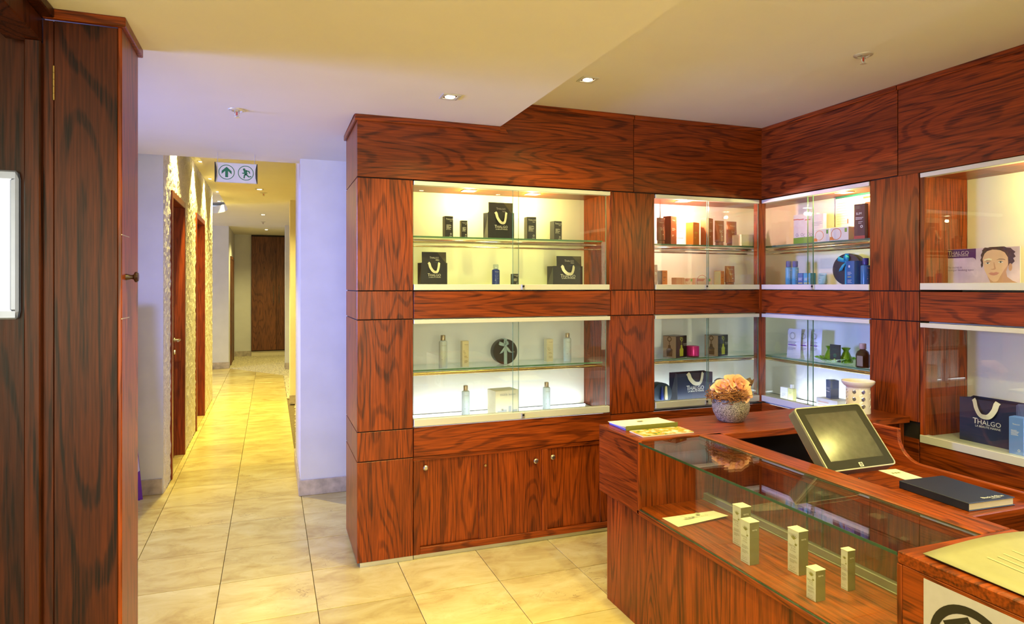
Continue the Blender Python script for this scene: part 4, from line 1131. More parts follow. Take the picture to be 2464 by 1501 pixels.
l, h = on_A(1620, 489, 4.335, SH - .011); w = wA(1593, 1648, 4.335)
t = thing('showcard', 'white showcard with a pink oval leaning at the cabinet back', 'card', l, 0, None, rx=-0.06)
part('card', MB().box(-w / 2, w / 2, -.002, .002, 0, h), WHITEC, t)
Print().ring(w * .12, h * .80, w * .34, w * .36, 24).bar(-w * .5, w * .5, h * .97, h).lines(-w * .02, h * .52, [w * .4, w * .44, w * .38, w * .4], h * .012, h * .05).bar(-w * .5, w * .45, h * .2, h * .215).put('pink_print', flat('rose_print', (0.70, 0.28, 0.22)), t, off=.002)
tubeA('copper tube cut off by the left jamb on the window floor', 1571, 1582, 637, 4.12, SF, TAN)
boxA('carton_box', 'small orange carton at the left of the window floor', 1584, 1604, 651, 4.12, SF, ORANGE, .3, .8, OG, BROWNC, INK, .8)
boxA('carton_box', 'plain peach carton in the row of low cartons', 1620, 1642, 668, 4.14, SF, flat('peach_card', (0.62, 0.34, 0.22)), .1, .8, None, None, None, .9)
for lab, u0, u1 in (('left of the two pale pink leaf cartons', 1643, 1664), ('right of the two pale pink leaf cartons', 1665, 1707)):
    t, w, h, d = boxA('carton_box', lab, u0, u1, 669, 4.10, SF, PINKC, 0, .5, 'pale pink leaf cartons', None, None, .95)
    Print().lines(-w * .4, h * .85, [w * .45, w * .4], h * .08, h * .18).ring(-w * .1, h * .55, w * .3, w * .32, 16).put('pink_print', REDC, t, off=d / 2)
    Print().bar(w * .26, w * .4, h * .55, h * .9).put('leaf_emblem', GREENC, t, off=d / 2)
boxA('carton_box', 'orange carton left of the copper tube on the window floor', 1720, 1741, 652, 4.12, SF, ORANGE, .5, .9, OG, CREAMC, INK, .75)
tubeA('large copper tube at the right of the window floor', 1744, 1767, 640, 4.10, SF, TAN)

# lower second window
def flask_carton(lab, u0, u1, us, vt):
    y = 4.14
    l, h = on_A((us + u1) / 2, vt, y, LH); w = wA(us, u1, y) * .92
    d = w * .75
    t = carton('carton_box', lab, l, w, d, h, 0.42, flat('black_gloss_card', (0.012, 0.011, 0.010), .3), 'cartons printed with a lime flask', flat('mauve_card', (0.42, 0.32, 0.27)))
    def flask(p): return p.poly([(-.16 * w, .07 * h), (.16 * w, .07 * h), (.17 * w, .30 * h), (.18 * w, .38 * h), (.08 * w, .46 * h), (.07 * w, .58 * h), (-.07 * w, .58 * h), (-.08 * w, .46 * h), (-.18 * w, .38 * h), (-.17 * w, .30 * h)])
    flask(Print()).bar(-.008 * w, .012 * w, .58 * h, .75 * h).ring(.02 * w, .84 * h, .07 * w, .10 * w, 12).ring(-.08 * w, .88 * h, .05 * w, .075 * w, 10).put('flask_print', LIME, t, off=d / 2)
    Print().text('MORGAN', 1, .32 * w, .60 * h, width=.30 * w).text('TAYLOR', 1, .32 * w, .535 * h, width=.26 * w).put('lettering', SILVER, t, off=d / 2)
    q = flask(Print()).bar(-.02 * w, .02 * w, .58 * h, .75 * h).ring(0, .86 * h, .08 * w, .13 * w, 12)
    q.put('side_flask_print', flat('brown_print', (0.13, 0.08, 0.05)), t, face='-x', off=w / 2 + .0006)
flask_carton('left black carton printed with a lime yellow flask', 1577, 1646, 1602, 807)
flask_carton('right black carton printed with a lime yellow flask', 1671, 1745, 1702, 805)
l, h = on_A(1667, 832, 4.10, LH)
t = thing('candle_tin', 'magenta metallic tin between the two flask cartons', 'tin', l)
r = wA(1655, 1680, 4.10) / 2
part('tin_body', MB().lathe([(r, h * .14), (r, h - .004), (r * .96, h), (r * .9, h - .003), (0, h - .006)], 28), MAGENTA, t, smooth=True)
part('tin_base', MB().lathe([(r * .97, 0), (r, .002), (r, h * .14)], 28), MAROON, t, smooth=True)
bag_A('large navy gift bag in the lit lower window behind the flower pot', 1628, 1716, 897, 4.12, LF, 0.06, None, None, None, .30, NAVYB, droop=.36, tz=.42)
l, h = on_A(1590, 920, 4.12, LF)
t = bow_gift('round clear-lidded gift tin holding blue tubes at the left jamb', l, h / 2, .06, 0, PALEB, 'round gift boxes', False, False, flat('dark_blue_tin', (0.03, 0.05, 0.09)))
for k, (dx, mt) in enumerate(((-.012, BLUED), (.022, CREAMC))):
    part('tube_inside', MB().lathe([(.012, 0), (.013, .02), (.008, .09), (.001, .10)], 12, (dx, -.035, h * .25)), mt, t, smooth=True)
l, h = on_A(1742, 911, 4.22, LF)
bow_gift('round dark gift box half hidden behind the navy bag', l, h / 2, .06, 0, PALEB, 'round gift boxes', False, False)

# ---------- right wall, first window
def boxB(lab, u0, u1, vt, x, z, mat, rz=0, dd=.5, group=None, side=None, kw=.92):
    l, h = on_B((u0 + u1) / 2, vt, x, z); w = wB(u0, u1, x) * kw
    return carton('carton_box', lab, l, w, w * dd, h, RB + rz, mat, group, side), w, h, w * dd
for k, (u0, u1, lab) in enumerate(((1913, 1945, 'leftmost white carton with green foot band'), (1925, 1955, 'middle white carton with green foot band'), (1939, 1986, 'front white carton with green foot band'))):
    x = 3.70 - .03 * k
    l, h = on_B((u0 + u1) / 2, 516, x, SH - .011); w = wB(1939, 1986, x) * .95
    if k < 2: l.y = on_B(u0, 516, x, SH)[0].y - w / 2
    t = carton('carton_box', lab, l, w, .028, h, RB, PAPER, 'white cartons with green foot bands')
    Print().bar(-w / 2, w / 2, 0.001, h * .24).put('green_band', GREENC, t, off=.014)
    Print().text(BR, 1, w * .2, h * .90, brand=True, width=w * .4).put('lettering', flat('white_print', (.8, .8, .75)), t, off=.014)
    Print().bar(-w * .5, -w * .2, h * .83, h * .86).put('red_print', REDC, t, off=.014)
    Print().ring(-w * .3, h * .33, w * .05, w * .07, 8).ring(-w * .15, h * .30, w * .05, w * .07, 8).lines(-w * .1, h * .72, [w * .5, w * .55, w * .4], h * .012, h * .05).put('dark_lettering', GREYT, t, off=.014)
for lab, u0, u1, vt in (('left low cream leaf carton before the white cartons', 1966, 2003, 551), ('right low cream leaf carton under the spotlight', 2005, 2050, 547)):
    t, w, h, d = boxB(lab, u0, u1, vt, 3.60, SH - .011, PAPER, 0.1, .5, 'low cream leaf cartons')
    Print().ring(-w * .15, h * .5, w * .25, w * .28, 18).poly([(-w * .5, h * .05), (-w * .25, h * .05), (-w * .35, h * .3), (-w * .5, h * .3)]).put('orange_print', ORANGE, t, off=d / 2)
    Print().bar(w * .3, w * .42, h * .6, h * .9).put('leaf_emblem', GREENC, t, off=d / 2)
l, h = on_B(2052, 468, 3.79, SH - .011); w = wB(2010, 2094, 3.79)
t = thing('showcard', 'large cream showcard with teal top band against the right cabinet back', 'card', l, RB)
part('card', MB().box(-w / 2, w / 2, -.002, .002, 0, h), PAPER, t)
Print().bar(-w / 2, w / 2, h * .955, h).put('teal_band', TEAL, t, off=.002)
Print().bar(-w * .5, -w * .15, h * .15, h * .32).bar(w * .05, w * .14, h * .2, h * .26).put('green_print', OLIVE, t, off=.002)
Print().lines(-w * .46, h * .85, [w * k for k in (.3, .33, .28, .33, .3, .33, .25, .3, .33)], h * .008, h * .055).put('lettering', GREYT, t, off=.002)
Print().bar(w * .30, w * .5, h * .88, h * .92).bar(-w * .15, -w * .12, h * .4, h * .5).put('red_print', REDC, t, off=.002)
t, w, h, d = boxB('tall maroon carton reading SLIM on the upper shelf', 2059, 2085, 491, 3.62, SH - .011, MAROON, .12, .45)
Print().text('SLIM', 1, -w * .05, h * .70, width=w * .5).lines(-w * .35, h * .62, [w * .7, w * .6], h * .015, h * .04).lines(-w * .1, h * .5, [w * .4, w * .3], h * .01, h * .04).ring(w * .2, h * .36, w * .07, w * .12, 10).put('lettering', SILVER, t, off=d / 2)
Print().bar(-w * .5, w * .5, .002, h * .10).put('pink_band', REDC, t, off=d / 2)
boxB('red carton beside the tall maroon carton', 2084, 2098, 486, 3.66, SH - .011, REDC, 0, .6)
for lab, u in (('left of the two aqua spray cans', 1898), ('right of the two aqua spray cans', 1913.5)):
    l, h = on_B(u, 628, 3.62, SF)
    bottle(lab, l, .0235, h, BLUEL, BLUED, .24, .82, 'aqua spray cans', SILVER, name='spray_can')
for lab, u0, u1, m_ in (('dark blue small carton next to the spray cans', 1924, 1938, BLUEC), ('aqua small carton next to the spray cans', 1939, 1957, BLUEL)):
    t, w, h, d = boxB(lab, u0, u1, 657, 3.60, SF, m_, 0, .8, 'small blue cartons')
    Print().bar(-w * .4, w * .4, h * .15, h * .21).put('yellow_band', YELLOW, t, off=d / 2)
    Print().lines(-w * .35, h * .6, [w * .7, w * .6, w * .65], h * .03, h * .08).put('lettering', SILVER, t, off=d / 2)
l, h = on_B(1979.5, 657, 3.60, SF)
tube('pale aqua tube standing on the right window floor', l, wB(1970, 1989, 3.60), h, RB, flat('pale_aqua', (.30, .58, .62), .3), None, BLUEC)
l, h = on_B(2042, 610, 3.70, SF)
bow_gift('round black gift box with turquoise bow on the right window floor', l, h / 2, .05, RB + .15, TURQ, 'round gift boxes', False)
t, w, h, d = boxB('large azure carton before the turquoise bow', 2039, 2074, 628, 3.58, SF, BLUEC, -.25, .75, None, None, .75)
Print().lines(-w * .3, h * .55, [w * .4, w * .5, w * .35], h * .015, h * .05).lines(-w * .3, h * .22, [w * .5, w * .4, w * .5], h * .015, h * .05).disc(-w * .1, h * .78, w * .1).put('lettering', SILVER, t, off=d / 2)
Print().bar(-w * .3, w * .15, h * .33, h * .355).put('yellow_band', YELLOW, t, off=d / 2)
l, h = on_B(2083, 621, 3.55, SF)
bottle('azure bottle with royal blue cap against the right jamb', l, .029, h, flat('azure_plastic', (.02, .19, .46), .25), BLUED, .24, .62, None, SILVER)

# lower right window
def sachet(lab, u0, u1, vt, x):
    l, h = on_B((u0 + u1) / 2, vt, x, LH); w = wB(u0, u1, x)
    t = thing('sachet', lab, 'sachet', l, RB, 'white foil sachets', rx=-.05)
    vs, fs, n, m_ = [], [], 8, 10
    for s in (-1, 1):
        for k in range(m_ + 1):
            for i in range(n + 1):
                a, b = i / n, k / m_
                vs.append(((a - .5) * w * (.94 + .06 * abs(2 * b - 1)), s * .016 * math.sin(PI * a) * math.sin(PI * b) ** .6 * (1 + .15 * math.sin(9 * a + 5 * b)), b * h))
    q = (n + 1) * (m_ + 1)
    for s in (0, 1):
        for k in range(m_):
            for i in range(n):
                a = s * q + k * (n + 1) + i
                fs.append((a, a + 1, a + n + 2, a + n + 1))
    part('pouch', MB().add(vs, fs), flat('white_foil', (.72, .72, .70), .35), t, smooth=True)
    Print().ring(0, h * .76, w * .16, w * .19, 16).lines(-w * .3, h * .56, [w * .6, w * .5], h * .015, h * .045).lines(-w * .3, h * .36, [w * .6, w * .55, w * .4], h * .012, h * .035).put('lettering', GREYT, t, off=.019)
    Print().bar(-w * .28, w * .28, h * .43, h * .46).put('violet_band', PURPLE, t, off=.019)
sachet('left white foil sachet on the right lower shelf', 1893, 1926, 791, 3.615)
sachet('middle white foil sachet on the right lower shelf', 1921, 1949, 792, 3.652)
sachet('right white foil sachet on the right lower shelf', 1946, 1976, 792, 3.689)
pl = at_z(2012, 872, LH + .006); pl = Vector((3.66, at_x(2012, 872, 3.66).y, LH))
t = thing('glass_plate', 'cut green glass plate on the right lower shelf', 'plate', pl)
part('dish', MB().lathe([(0, .004), (.05, .004), (.075, .010), (.135, .036), (.139, .036), (.080, .006), (.05, 0), (0, 0)], 40, wob=lambda a, z: 1 + .03 * math.cos(20 * a) * (z > .02)), GLASSG, t, smooth=True)
for k in range(20):
    a = k * PI / 10
    part('cut_ridge', MB().tube([(.06 * math.cos(a), .06 * math.sin(a), .006), (.10 * math.cos(a + .14), .10 * math.sin(a + .14), .020), (.133 * math.cos(a + .05), .133 * math.sin(a + .05), .036)], .004, 5), flat('lime_glass', (.22, .50, .03), .1) if k == 0 else bpy.data.materials['lime_glass'], t)
for lab, u, dx in (('left green glass vase on the green plate', 1997, .01), ('right green glass vase on the green plate', 2036, .0)):
    y = at_x(u, 850, 3.66 + dx).y
    t = thing('glass_vase', lab, 'vase', (3.66 + dx, y, LH + .006), 0, 'green glass vases')
    part('vase_body', MB().lathe([(.036, 0), (.042, .006), (.040, .02), (.022, .066), (.016, .078), (.017, .086), (.030, .102), (.028, .102), (.014, .085), (.0, .07)], 24, wob=lambda a, z: 1 + .03 * math.cos(8 * a)), flat('green_glass_solid', (.16, .34, .008), .12) if u == 1997 else bpy.data.materials['green_glass_solid'], t, smooth=True)
y = at_x(2010, 845, 3.60).y
t = thing('product_card', 'dark grey card standing between the green vases', 'card', (3.60, y, LH + .012), RB)
part('card', MB().box(-.042, .042, -.004, .004, 0, .118), flat('charcoal_card', (.05, .055, .045)), t)
Print().disc(0, .045, .014).lines(-.02, .09, [.04, .03], .002, .006).put('emblem', flat('green_emblem', (.05, .14, .08)), t, off=.004)
l, h = on_B(2076, 826, 3.60, LH)
t = thing('oil_bottle', 'brown oil bottle with pink cap at the right jamb', 'bottle', l, RB)
part('bottle_body', MB().lathe([(.038, 0), (.041, .003), (.041, h * .52), (.034, h * .66), (.018, h * .74), (.016, h * .78)], 24), flat('brown_oil_glass', (.045, .025, .012), .1), t, smooth=True)
part('cap', MB().lathe([(.020, h * .77), (.021, h * .78), (.021, h * .985), (.019, h), (0, h)], 20), flat('pink_cap', (.66, .48, .46), .3), t, smooth=True)
part('paper_label', MB().box(-.008, .036, -.0415, -.0400, h * .08, h * .50), flat('taupe_label', (.28, .23, .19)), t)
t, w, h, d = boxB('small white carton behind the yellow lotion bottle', 1882, 1898, 931, 3.64, LF, WHITEC, .2, .6)
Print().lines(-w * .3, h * .6, [w * .6, w * .5, w * .55, w * .3], h * .02, h * .07).put('lettering', GREYT, t, off=d / 2)
l, h = on_B(1906, 925, 3.60, LF)
t = thing('lotion_bottle', 'pale yellow lotion bottle with white cap', 'bottle', l, RB)
part('bottle_body', MB().box(-.026, .026, -.017, .017, 0, h * .80), PALEY, t, bevel=.004, seg=2)
part('cap', MB().lathe([(.012, h * .80), (.013, h * .81), (.013, h), (0, h)], 16), WHITEP, t, smooth=True)
Print().lines(-.014, h * .62, [.028, .022, .026], .0014, .006).put('lettering', OLIVE, t, off=.017)
t, w, h, d = boxB('white carton lying under the slate carton', 1978, 2034, 959, 3.60, LF, WHITEC, 0, .7)
Print().lines(-w * .4, h * .8, [w * .5, w * .4], h * .08, h * .2).put('pink_print', PINKC, t, off=d / 2)
zt_ = LF + h + .001
l, h = on_B(2003, 914, 3.60, zt_)
w = wB(1992, 2015, 3.60) * .8
t = carton('carton_box', 'slate blue carton standing on a white carton', l, w, w * .9, h, RB - .35, SLATE)
Print().lines(-w * .35, h * .6, [w * .7, w * .6, w * .65], h * .012, h * .04).bar(-w * .35, w * .3, h * .36, h * .40).put('lettering', SILVER, t, off=w * .45)

# ---------- right wall, last window
l, h = on_B(2360, 597, 3.66, 1.658 + .034); W = wB(2270, 2450, 3.66)
t = thing('poster_card', 'lilac poster card with a woman\'s face in the right window', 'poster', l, RB, rx=0)
part('card', MB().box(-W / 2, W / 2, -.003, .003, 0, h), LILAC, t)
X = lambda x: (x - 785) / 675 * W - W / 2
Z = lambda y: (1222 - y) / 325 * h
def P2(*q): return [(X(a), Z(b)) for a, b in q]
def lay(name, mat, e, *polys):
    p = Print()
    for q in polys: p.poly(P2(*q))
    return p.put(name, mat, t, off=.003, e=e)
def ell(cx, cy_, rx, ry, n=22, a0=0, a1=2 * PI): return [(cx + rx * math.cos(a0 + (a1 - a0) * k / n), cy_ + ry * math.sin(a0 + (a1 - a0) * k / n)) for k in range(n)]
lay('purple_block', PLUM, .0004, [(792, 900), (1082, 898), (1082, 1005), (1075, 990), (1055, 980), (788, 978)])
Print().text(BR, 1, X(916), Z(950), brand=True, width=X(1015) - X(815)).text(SUB, 1, X(918), Z(966), width=X(1012) - X(824)).put('brand_lettering', flat('pale_gold_print', (.72, .60, .50)), t, off=.003, e=.0008)
Print().text('The secret to', 1, X(810), Z(1074), 'l', width=X(955) - X(810)).text('younger looking eyes', 1, X(810), Z(1101), 'l', width=X(1060) - X(810)).put('slogan_lettering', flat('mauve_print', (.22, .12, .22)), t, off=.003, e=.0008)
lay('neck_print', SKINS, .0005, [(1185, 1150), (1215, 1220), (1460, 1220), (1400, 1195), (1355, 1160), (1340, 1080)])
lay('hair_print', HAIR, .0007, [(1134, 1078), (1126, 1050), (1132, 1030), (1122, 1005), (1132, 985), (1126, 960), (1140, 935), (1138, 915), (1156, 908), (1160, 893), (1190, 897), (1205, 892), (1330, 892), (1350, 903), (1385, 908), (1400, 925), (1425, 945), (1410, 958), (1426, 985), (1404, 998), (1418, 1026), (1397, 1046), (1390, 1072), (1360, 1060), (1355, 990), (1300, 935), (1200, 935), (1155, 960), (1145, 1060)])
lay('face_print', SKIN, .0009, [(1143, 1000), (1152, 955), (1180, 928), (1230, 915), (1290, 920), (1335, 945), (1362, 990), (1364, 1050), (1348, 1100), (1325, 1145), (1295, 1182), (1262, 1203), (1238, 1204), (1210, 1182), (1180, 1140), (1157, 1090)])
lay('ear_print', SKINS, .0010, ell(1382, 1075, 16, 34))
lay('fringe_print', HAIR, .0011, [(1150, 900), (1230, 896), (1330, 896), (1360, 930), (1300, 925), (1240, 912), (1190, 922), (1160, 950), (1146, 985)])
lay('brow_print', HAIR, .0012, [(1258, 1010), (1290, 1000), (1330, 1004), (1345, 1014), (1325, 1008), (1290, 1005)], [(1162, 1020), (1180, 1012), (1210, 1014), (1222, 1019), (1205, 1017), (1182, 1016)])
lay('eye_print', WHITEC, .0012, ell(1302, 1030, 22, 7), ell(1190, 1036, 20, 7))
lay('iris_print', flat('grey_iris', (.10, .12, .13)), .0014, ell(1301, 1030, 8, 7), ell(1189, 1036, 8, 7))
lay('lash_print', INK, .0015, [(1278, 1030), (1290, 1021), (1312, 1020), (1328, 1032), (1312, 1024), (1290, 1025)], [(1168, 1036), (1180, 1028), (1200, 1027), (1212, 1037), (1200, 1031), (1180, 1031)])
lay('nose_print', SKINS, .0012, [(1240, 1030), (1246, 1030), (1256, 1070), (1262, 1086), (1250, 1096), (1225, 1096), (1216, 1088), (1235, 1088), (1244, 1080)])
lay('lips_print', LIPS, .0012, [(1196, 1128), (1220, 1118), (1240, 1122), (1262, 1116), (1292, 1125), (1268, 1142), (1240, 1147), (1215, 1142)])
lay('cheek_print', SKINS, .0010, [(1366, 1050), (1352, 1100), (1335, 1140), (1305, 1180), (1270, 1205), (1300, 1150), (1330, 1100)])
lay('eye_shine_print', flat('pale_gold_shine', (.85, .78, .55)), .0013, [(1155, 1000), (1200, 990), (1228, 1000), (1220, 1012), (1185, 1006), (1160, 1016)])
XL = 3.60
l, h = on_B(2376, 964, XL, .792 + .0395); w = wB(2307, 2442, XL)
gift_bag('large navy gift bag in the lower right window beside the desk', l + Vector((.05, 0, 0)), w, .11, h, RB, NAVYB, droop=.36, tz=.44)
l, h = on_B(2452, 1003, 3.53, .792 + .0395); w = wB(2434, 2476, 3.53) * .8
t = carton('carton_box', 'sky blue carton at the right edge next to the navy bag', l, w, w * .8, h, RB + .1, SKYC)
Print().text(BR, 1, 0, h * .80, brand=True, width=w * .5).lines(-w * .35, h * .66, [w * .4, w * .55, w * .5, w * .45, w * .5], h * .010, h * .03).ring(w * .2, h * .14, w * .06, w * .09, 10).put('lettering', SILVER, t, off=w * .4)

# ================================================================== on and in the counter
DAYLITC = flat('daylit_white_card', (.68, .70, .80))  # white card with the bluish daylight put into its colour
def leaf_carton(lab, x, y, wx, wy, h):         # near corner (x, y); printed face looks to -x
    t = carton('carton_box', lab, (x + wx / 2, y + wy / 2, .6005), wy, wx, h, RB, DAYLITC, 'white leaf cartons in the glass case', bev=.0015)
    o = part('lid', MB().box(-wy / 2 - .0008, wy / 2 + .0008, -wx / 2 - .0008, wx / 2 + .001, h - .001, h + .0015), PAPER, t, bevel=.0008)
    s = wy
    p = Print()
    cx, cz = s * .05, h * .78
    for a in (-.9, -.5, -.15, .2, .55, .9):
        dx, dz = math.sin(a), math.cos(a); L_ = s * .40
        p.poly([(cx, cz), (cx + dx * L_ * .5 - dz * s * .035, cz + dz * L_ * .5 + dx * s * .035), (cx + dx * L_, cz + dz * L_), (cx + dx * L_ * .5 + dz * s * .035, cz + dz * L_ * .5 - dx * s * .035)])
    cx, cz = s * .28, h * .66
    for a in (-1.2, -.6, 0, .6):
        dx, dz = math.sin(a), math.cos(a); L_ = s * .18
        p.poly([(cx, cz), (cx + dx * L_ * .5 - dz * s * .03, cz + dz * L_ * .5 + dx * s * .03), (cx + dx * L_, cz + dz * L_), (cx + dx * L_ * .5 + dz * s * .03, cz + dz * L_ * .5 - dx * s * .03)])
    p.poly([(s * .12, h * .80), (s * .14, h * .80), (s * .30, h * .66), (s * .28, h * .66)])
    p.put('leaf_emblem', OLIVE, t, off=wx / 2)
    p = Print().text('terre', 1, -s * .08, h * .60, width=s * .62).text('& mer', 1, s * .05, h * .555, width=s * .4).text('by Thalgo', 1, s * .02, h * .50, width=s * .5)
    p.lines(-s * .33, h * .42, [s * k for k in (.62, .7, .5)], h * .010, h * .028).lines(-s * .3, h * .31, [s * k for k in (.6, .66, .4)], h * .010, h * .028)
    p.ring(-s * .2, h * .12, s * .09, s * .11, 14).ring(s * .1, h * .12, s * .09, s * .11, 14).lines(-s * .4, h * .05, [s * .75], h * .012)
    p.put('lettering', GREYT, t, off=wx / 2)
    # olive side panel towards the viewer (local +x is world -y)
    q = part('olive_side', MB().box(wy / 2 - .0005, wy / 2 + .0005, -wx / 2 + .001, wx / 2 - .001, .001, h - .001), flat('khaki_card', (.14, .135, .05)) if 'khaki_card' not in bpy.data.materials else bpy.data.materials['khaki_card'], t)
    Print().text('terre', 1, 0, h * .80, width=wx * .5).put('side_lettering', PAPER, t, face='+x', off=wy / 2 + .0006)
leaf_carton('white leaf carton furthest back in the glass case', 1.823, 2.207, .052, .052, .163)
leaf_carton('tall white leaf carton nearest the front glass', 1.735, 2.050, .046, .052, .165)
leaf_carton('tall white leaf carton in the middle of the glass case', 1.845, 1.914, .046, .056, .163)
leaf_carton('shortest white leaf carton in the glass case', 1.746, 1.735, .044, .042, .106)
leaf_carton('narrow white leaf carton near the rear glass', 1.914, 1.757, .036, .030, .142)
t = thing('leaflet_card', 'cream leaflet lying in the glass case', 'leaflet', (1.853, 2.555, .6003), 0)
part('sheet', MB().add([(-.144, .058, .0), (.142, .055, .0005), (.144, -.052, .012), (-.141, -.068, .002), (-.144, .058, .001), (.142, .055, .0015), (.144, -.052, .013), (-.141, -.068, .003)], [(0, 1, 2, 3), (7, 6, 5, 4), (0, 4, 5, 1), (1, 5, 6, 2), (2, 6, 7, 3), (3, 7, 4, 0)]), PAPER, t)
Print().text('EMERALD', 1, .02, -.012, width=.09).bar(-.045, -.030, -.012, .000).bar(-.026, -.011, -.012, .000).bar(-.064, -.049, -.012, .0).disc(.03, .025, .010, .014).put('lettering', flat('faint_olive_print', (.42, .42, .30)), t, face='top', off=.0105)

# magazines
mg = thing('magazine', 'cream brochure with green spine stacked on the counter end', 'magazine', (1.88, 3.075, .929))
def curl_block(w, d, h0, n=10, lift=.010):
    poly = []
    return poly
def pages(name, mat, p, x0, x1, y0, y1, z0, z1, lift):
    vs, fs, n = [], [], 10
    for k in range(n + 1):
        a = k / n; y = y0 + (y1 - y0) * a
        dz = lift * (1 - a) ** 2
        for z in (z0, z1):
            vs += [(x0, y, z + dz), (x1, y, z + dz)]
    for k in range(n):
        i = 4 * k
        fs += [(i, i + 4, i + 5, i + 1), (i + 2, i + 3, i + 7, i + 6), (i, i + 2, i + 6, i + 4), (i + 1, i + 5, i + 7, i + 3)]
    fs += [(0, 1, 3, 2), (4 * n, 4 * n + 2, 4 * n + 3, 4 * n + 1)]
    return part(name, MB().add(vs, fs), mat, p)
pages('blue_page_block', BLUEP, mg, -.150, .150, -.095, .080, 0, .008, 0)
pages('page_block', WHITEC, mg, -.152, .150, -.094, .080, .008, .013, .003)
pages('cover', PAPER, mg, -.158, .160, -.098, .082, .0135, .0145, .008)
part('spine', MB().box(-.150, .165, -.100, -.097, .0, .024), flat('green_spine', (.16, .17, .03)), mg)
Print().bar(-.02, .015, .0, .018).text('EMERALD', 1, .05, .02, width=.06).put('lettering', OLIVE, mg, face='top', off=.0195)
m2 = thing('magazine', 'glossy magazine with a colourful food cover on the counter', 'magazine', (1.885, 2.875, .929))
pages('page_block', WHITEC, m2, -.150, .150, -.055, .075, 0, .005, 0)
def cover_mat():
    m, nt, b = new_mat('colour_cover')
    tc = N(nt, 'ShaderNodeTexCoord'); vo = N(nt, 'ShaderNodeTexNoise'); vo.inputs['Scale'].default_value = 22; vo.inputs['Detail'].default_value = 3
    cr = N(nt, 'ShaderNodeValToRGB'); e = cr.color_ramp.elements
    e[0].position = .32; e[0].color = (.05, .10, .03, 1); e[1].position = .72; e[1].color = (.85, .84, .78, 1)
    for p_, c_ in ((.42, (.42, .45, .06, 1)), (.48, (.80, .28, .05, 1)), (.54, (.80, .42, .20, 1)), (.60, (.75, .62, .50, 1)), (.66, (.35, .60, .60, 1))):
        e.new(p_).color = c_
    nt.links.new(tc.outputs['Object'], vo.inputs['Vector']); nt.links.new(vo.outputs['Fac'], cr.inputs['Fac']); nt.links.new(cr.outputs['Color'], b.inputs['Base Color'])
    b.inputs['Roughness'].default_value = .2
    return m
COVER = cover_mat()
part('cover', MB().box(-.150, .150, -.056, .076, .005, .0062), COVER, m2)

# flower pot
fp = thing('rose_pot', 'speckled grey pot with peach roses and raffia on the counter', 'flower pot', (2.414, 3.005, .928))
part('pot', MB().lathe([(.062, 0), (.072, .006), (.096, .05), (.102, .085), (.096, .118), (.084, .132), (.080, .140), (.086, .150), (.078, .150), (.072, .138), (.0, .12)], 36), POT, fp, smooth=True)
def petal_mesh(w, h, curl):
    vs, fs, n, m_ = [], [], 6, 6
    for k in range(m_ + 1):
        b = k / m_
        for i in range(n + 1):
            a = i / n * 2 - 1
            hw = w * math.sin(min(1, b * 1.25 + .12) * PI / 2) * (1 - .30 * max(0, b - .72) / .28)
            z = h * b - .10 * h * abs(a) ** 2 * b + .05 * h * (b > .9) * (1 - abs(a))
            y = -.5 * w * (1 - (a * .9) ** 2) * 1.0 - curl * b ** 3
            vs.append((hw * a, y + .4 * w, z))
    for k in range(m_):
        for i in range(n):
            q = k * (n + 1) + i
            fs.append((q, q + 1, q + n + 2, q + n + 1))
    me = MB().add(vs, fs).mesh('petal', ROSE, smooth=True)
    return me
PM = [petal_mesh(.020, .040, .0), petal_mesh(.028, .044, .008), petal_mesh(.034, .044, .018), petal_mesh(.038, .040, .028)]
def rose(cx, cy, cz, tx, ty, s):
    r_ = part('rose', MB().lathe([(0, 0), (.012, .005), (.016, .02), (.012, .036), (0, .04)], 12), ROSE, fp, smooth=True)
    r_.location = (cx, cy, cz); r_.rotation_euler = (tx, ty, 0); r_.scale = (s, s, s)
    for ring_, (n, rad, tilt, z) in enumerate(((4, .006, .08, .006), (5, .014, .30, .004), (6, .022, .62, .002), (7, .028, .95, .0))):
        for k in range(n):
            a = 2 * PI * (k + ring_ * .37) / n + random.uniform(-.1, .1)
            o = link('petal', PM[ring_], r_)
            # petal local -y is outward
            o.rotation_euler = (Matrix.Rotation(a, 4, 'Z') @ Matrix.Rotation(tilt + random.uniform(-.08, .08), 4, 'X')).to_euler()
            o.location = (rad * math.sin(a), -rad * math.cos(a), z)
rose(.018, -.030, .182, .85, .10, 1.2)
rose(-.050, -.010, .178, .35, -.45, 1.0)
rose(.005, .035, .180, -.25, .1, 1.0)
rf = random.Random(5)
m = MB()
for k in range(150):
    a0 = rf.uniform(PI * .8, PI * 1.45); r0 = rf.uniform(.075, .10); z0 = .156 + rf.uniform(-.010, .012)
    pts = []
    a, r, z = a0, r0, z0
    for q in range(7):
        pts.append((r * math.cos(a), r * math.sin(a), z))
        a += rf.uniform(-.28, .28); r += rf.uniform(-.006, .017); z += rf.uniform(-.013, .010)
        r = min(r, .14)
    m.tube(pts, .0018, 4)
o = part('raffia', m, RAFFIA, fp, recalc=False, merge=False); o['kind'] = 'stuff'
vs, fs, n = [], [], 14
for k in range(11):
    b = k / 10
    for i in range(n + 1):
        a = -1.35 + 2.7 * i / n
        rr = .042 * math.sin(PI * (.12 + .80 * b)) + .006
        vs.append((.055 + .085 * b, rr * math.sin(a) - .01, .185 + .030 * b - rr * math.cos(a) + .022))
for k in range(10):
    for i in range(n):
        q = k * (n + 1) + i
        fs.append((q, q + 1, q + n + 2, q + n + 1))
o = part('dried_leaf', MB().add(vs, fs), POD, fp, smooth=True)
md = o.modifiers.new('s', 'SOLIDIFY'); md.thickness = .003

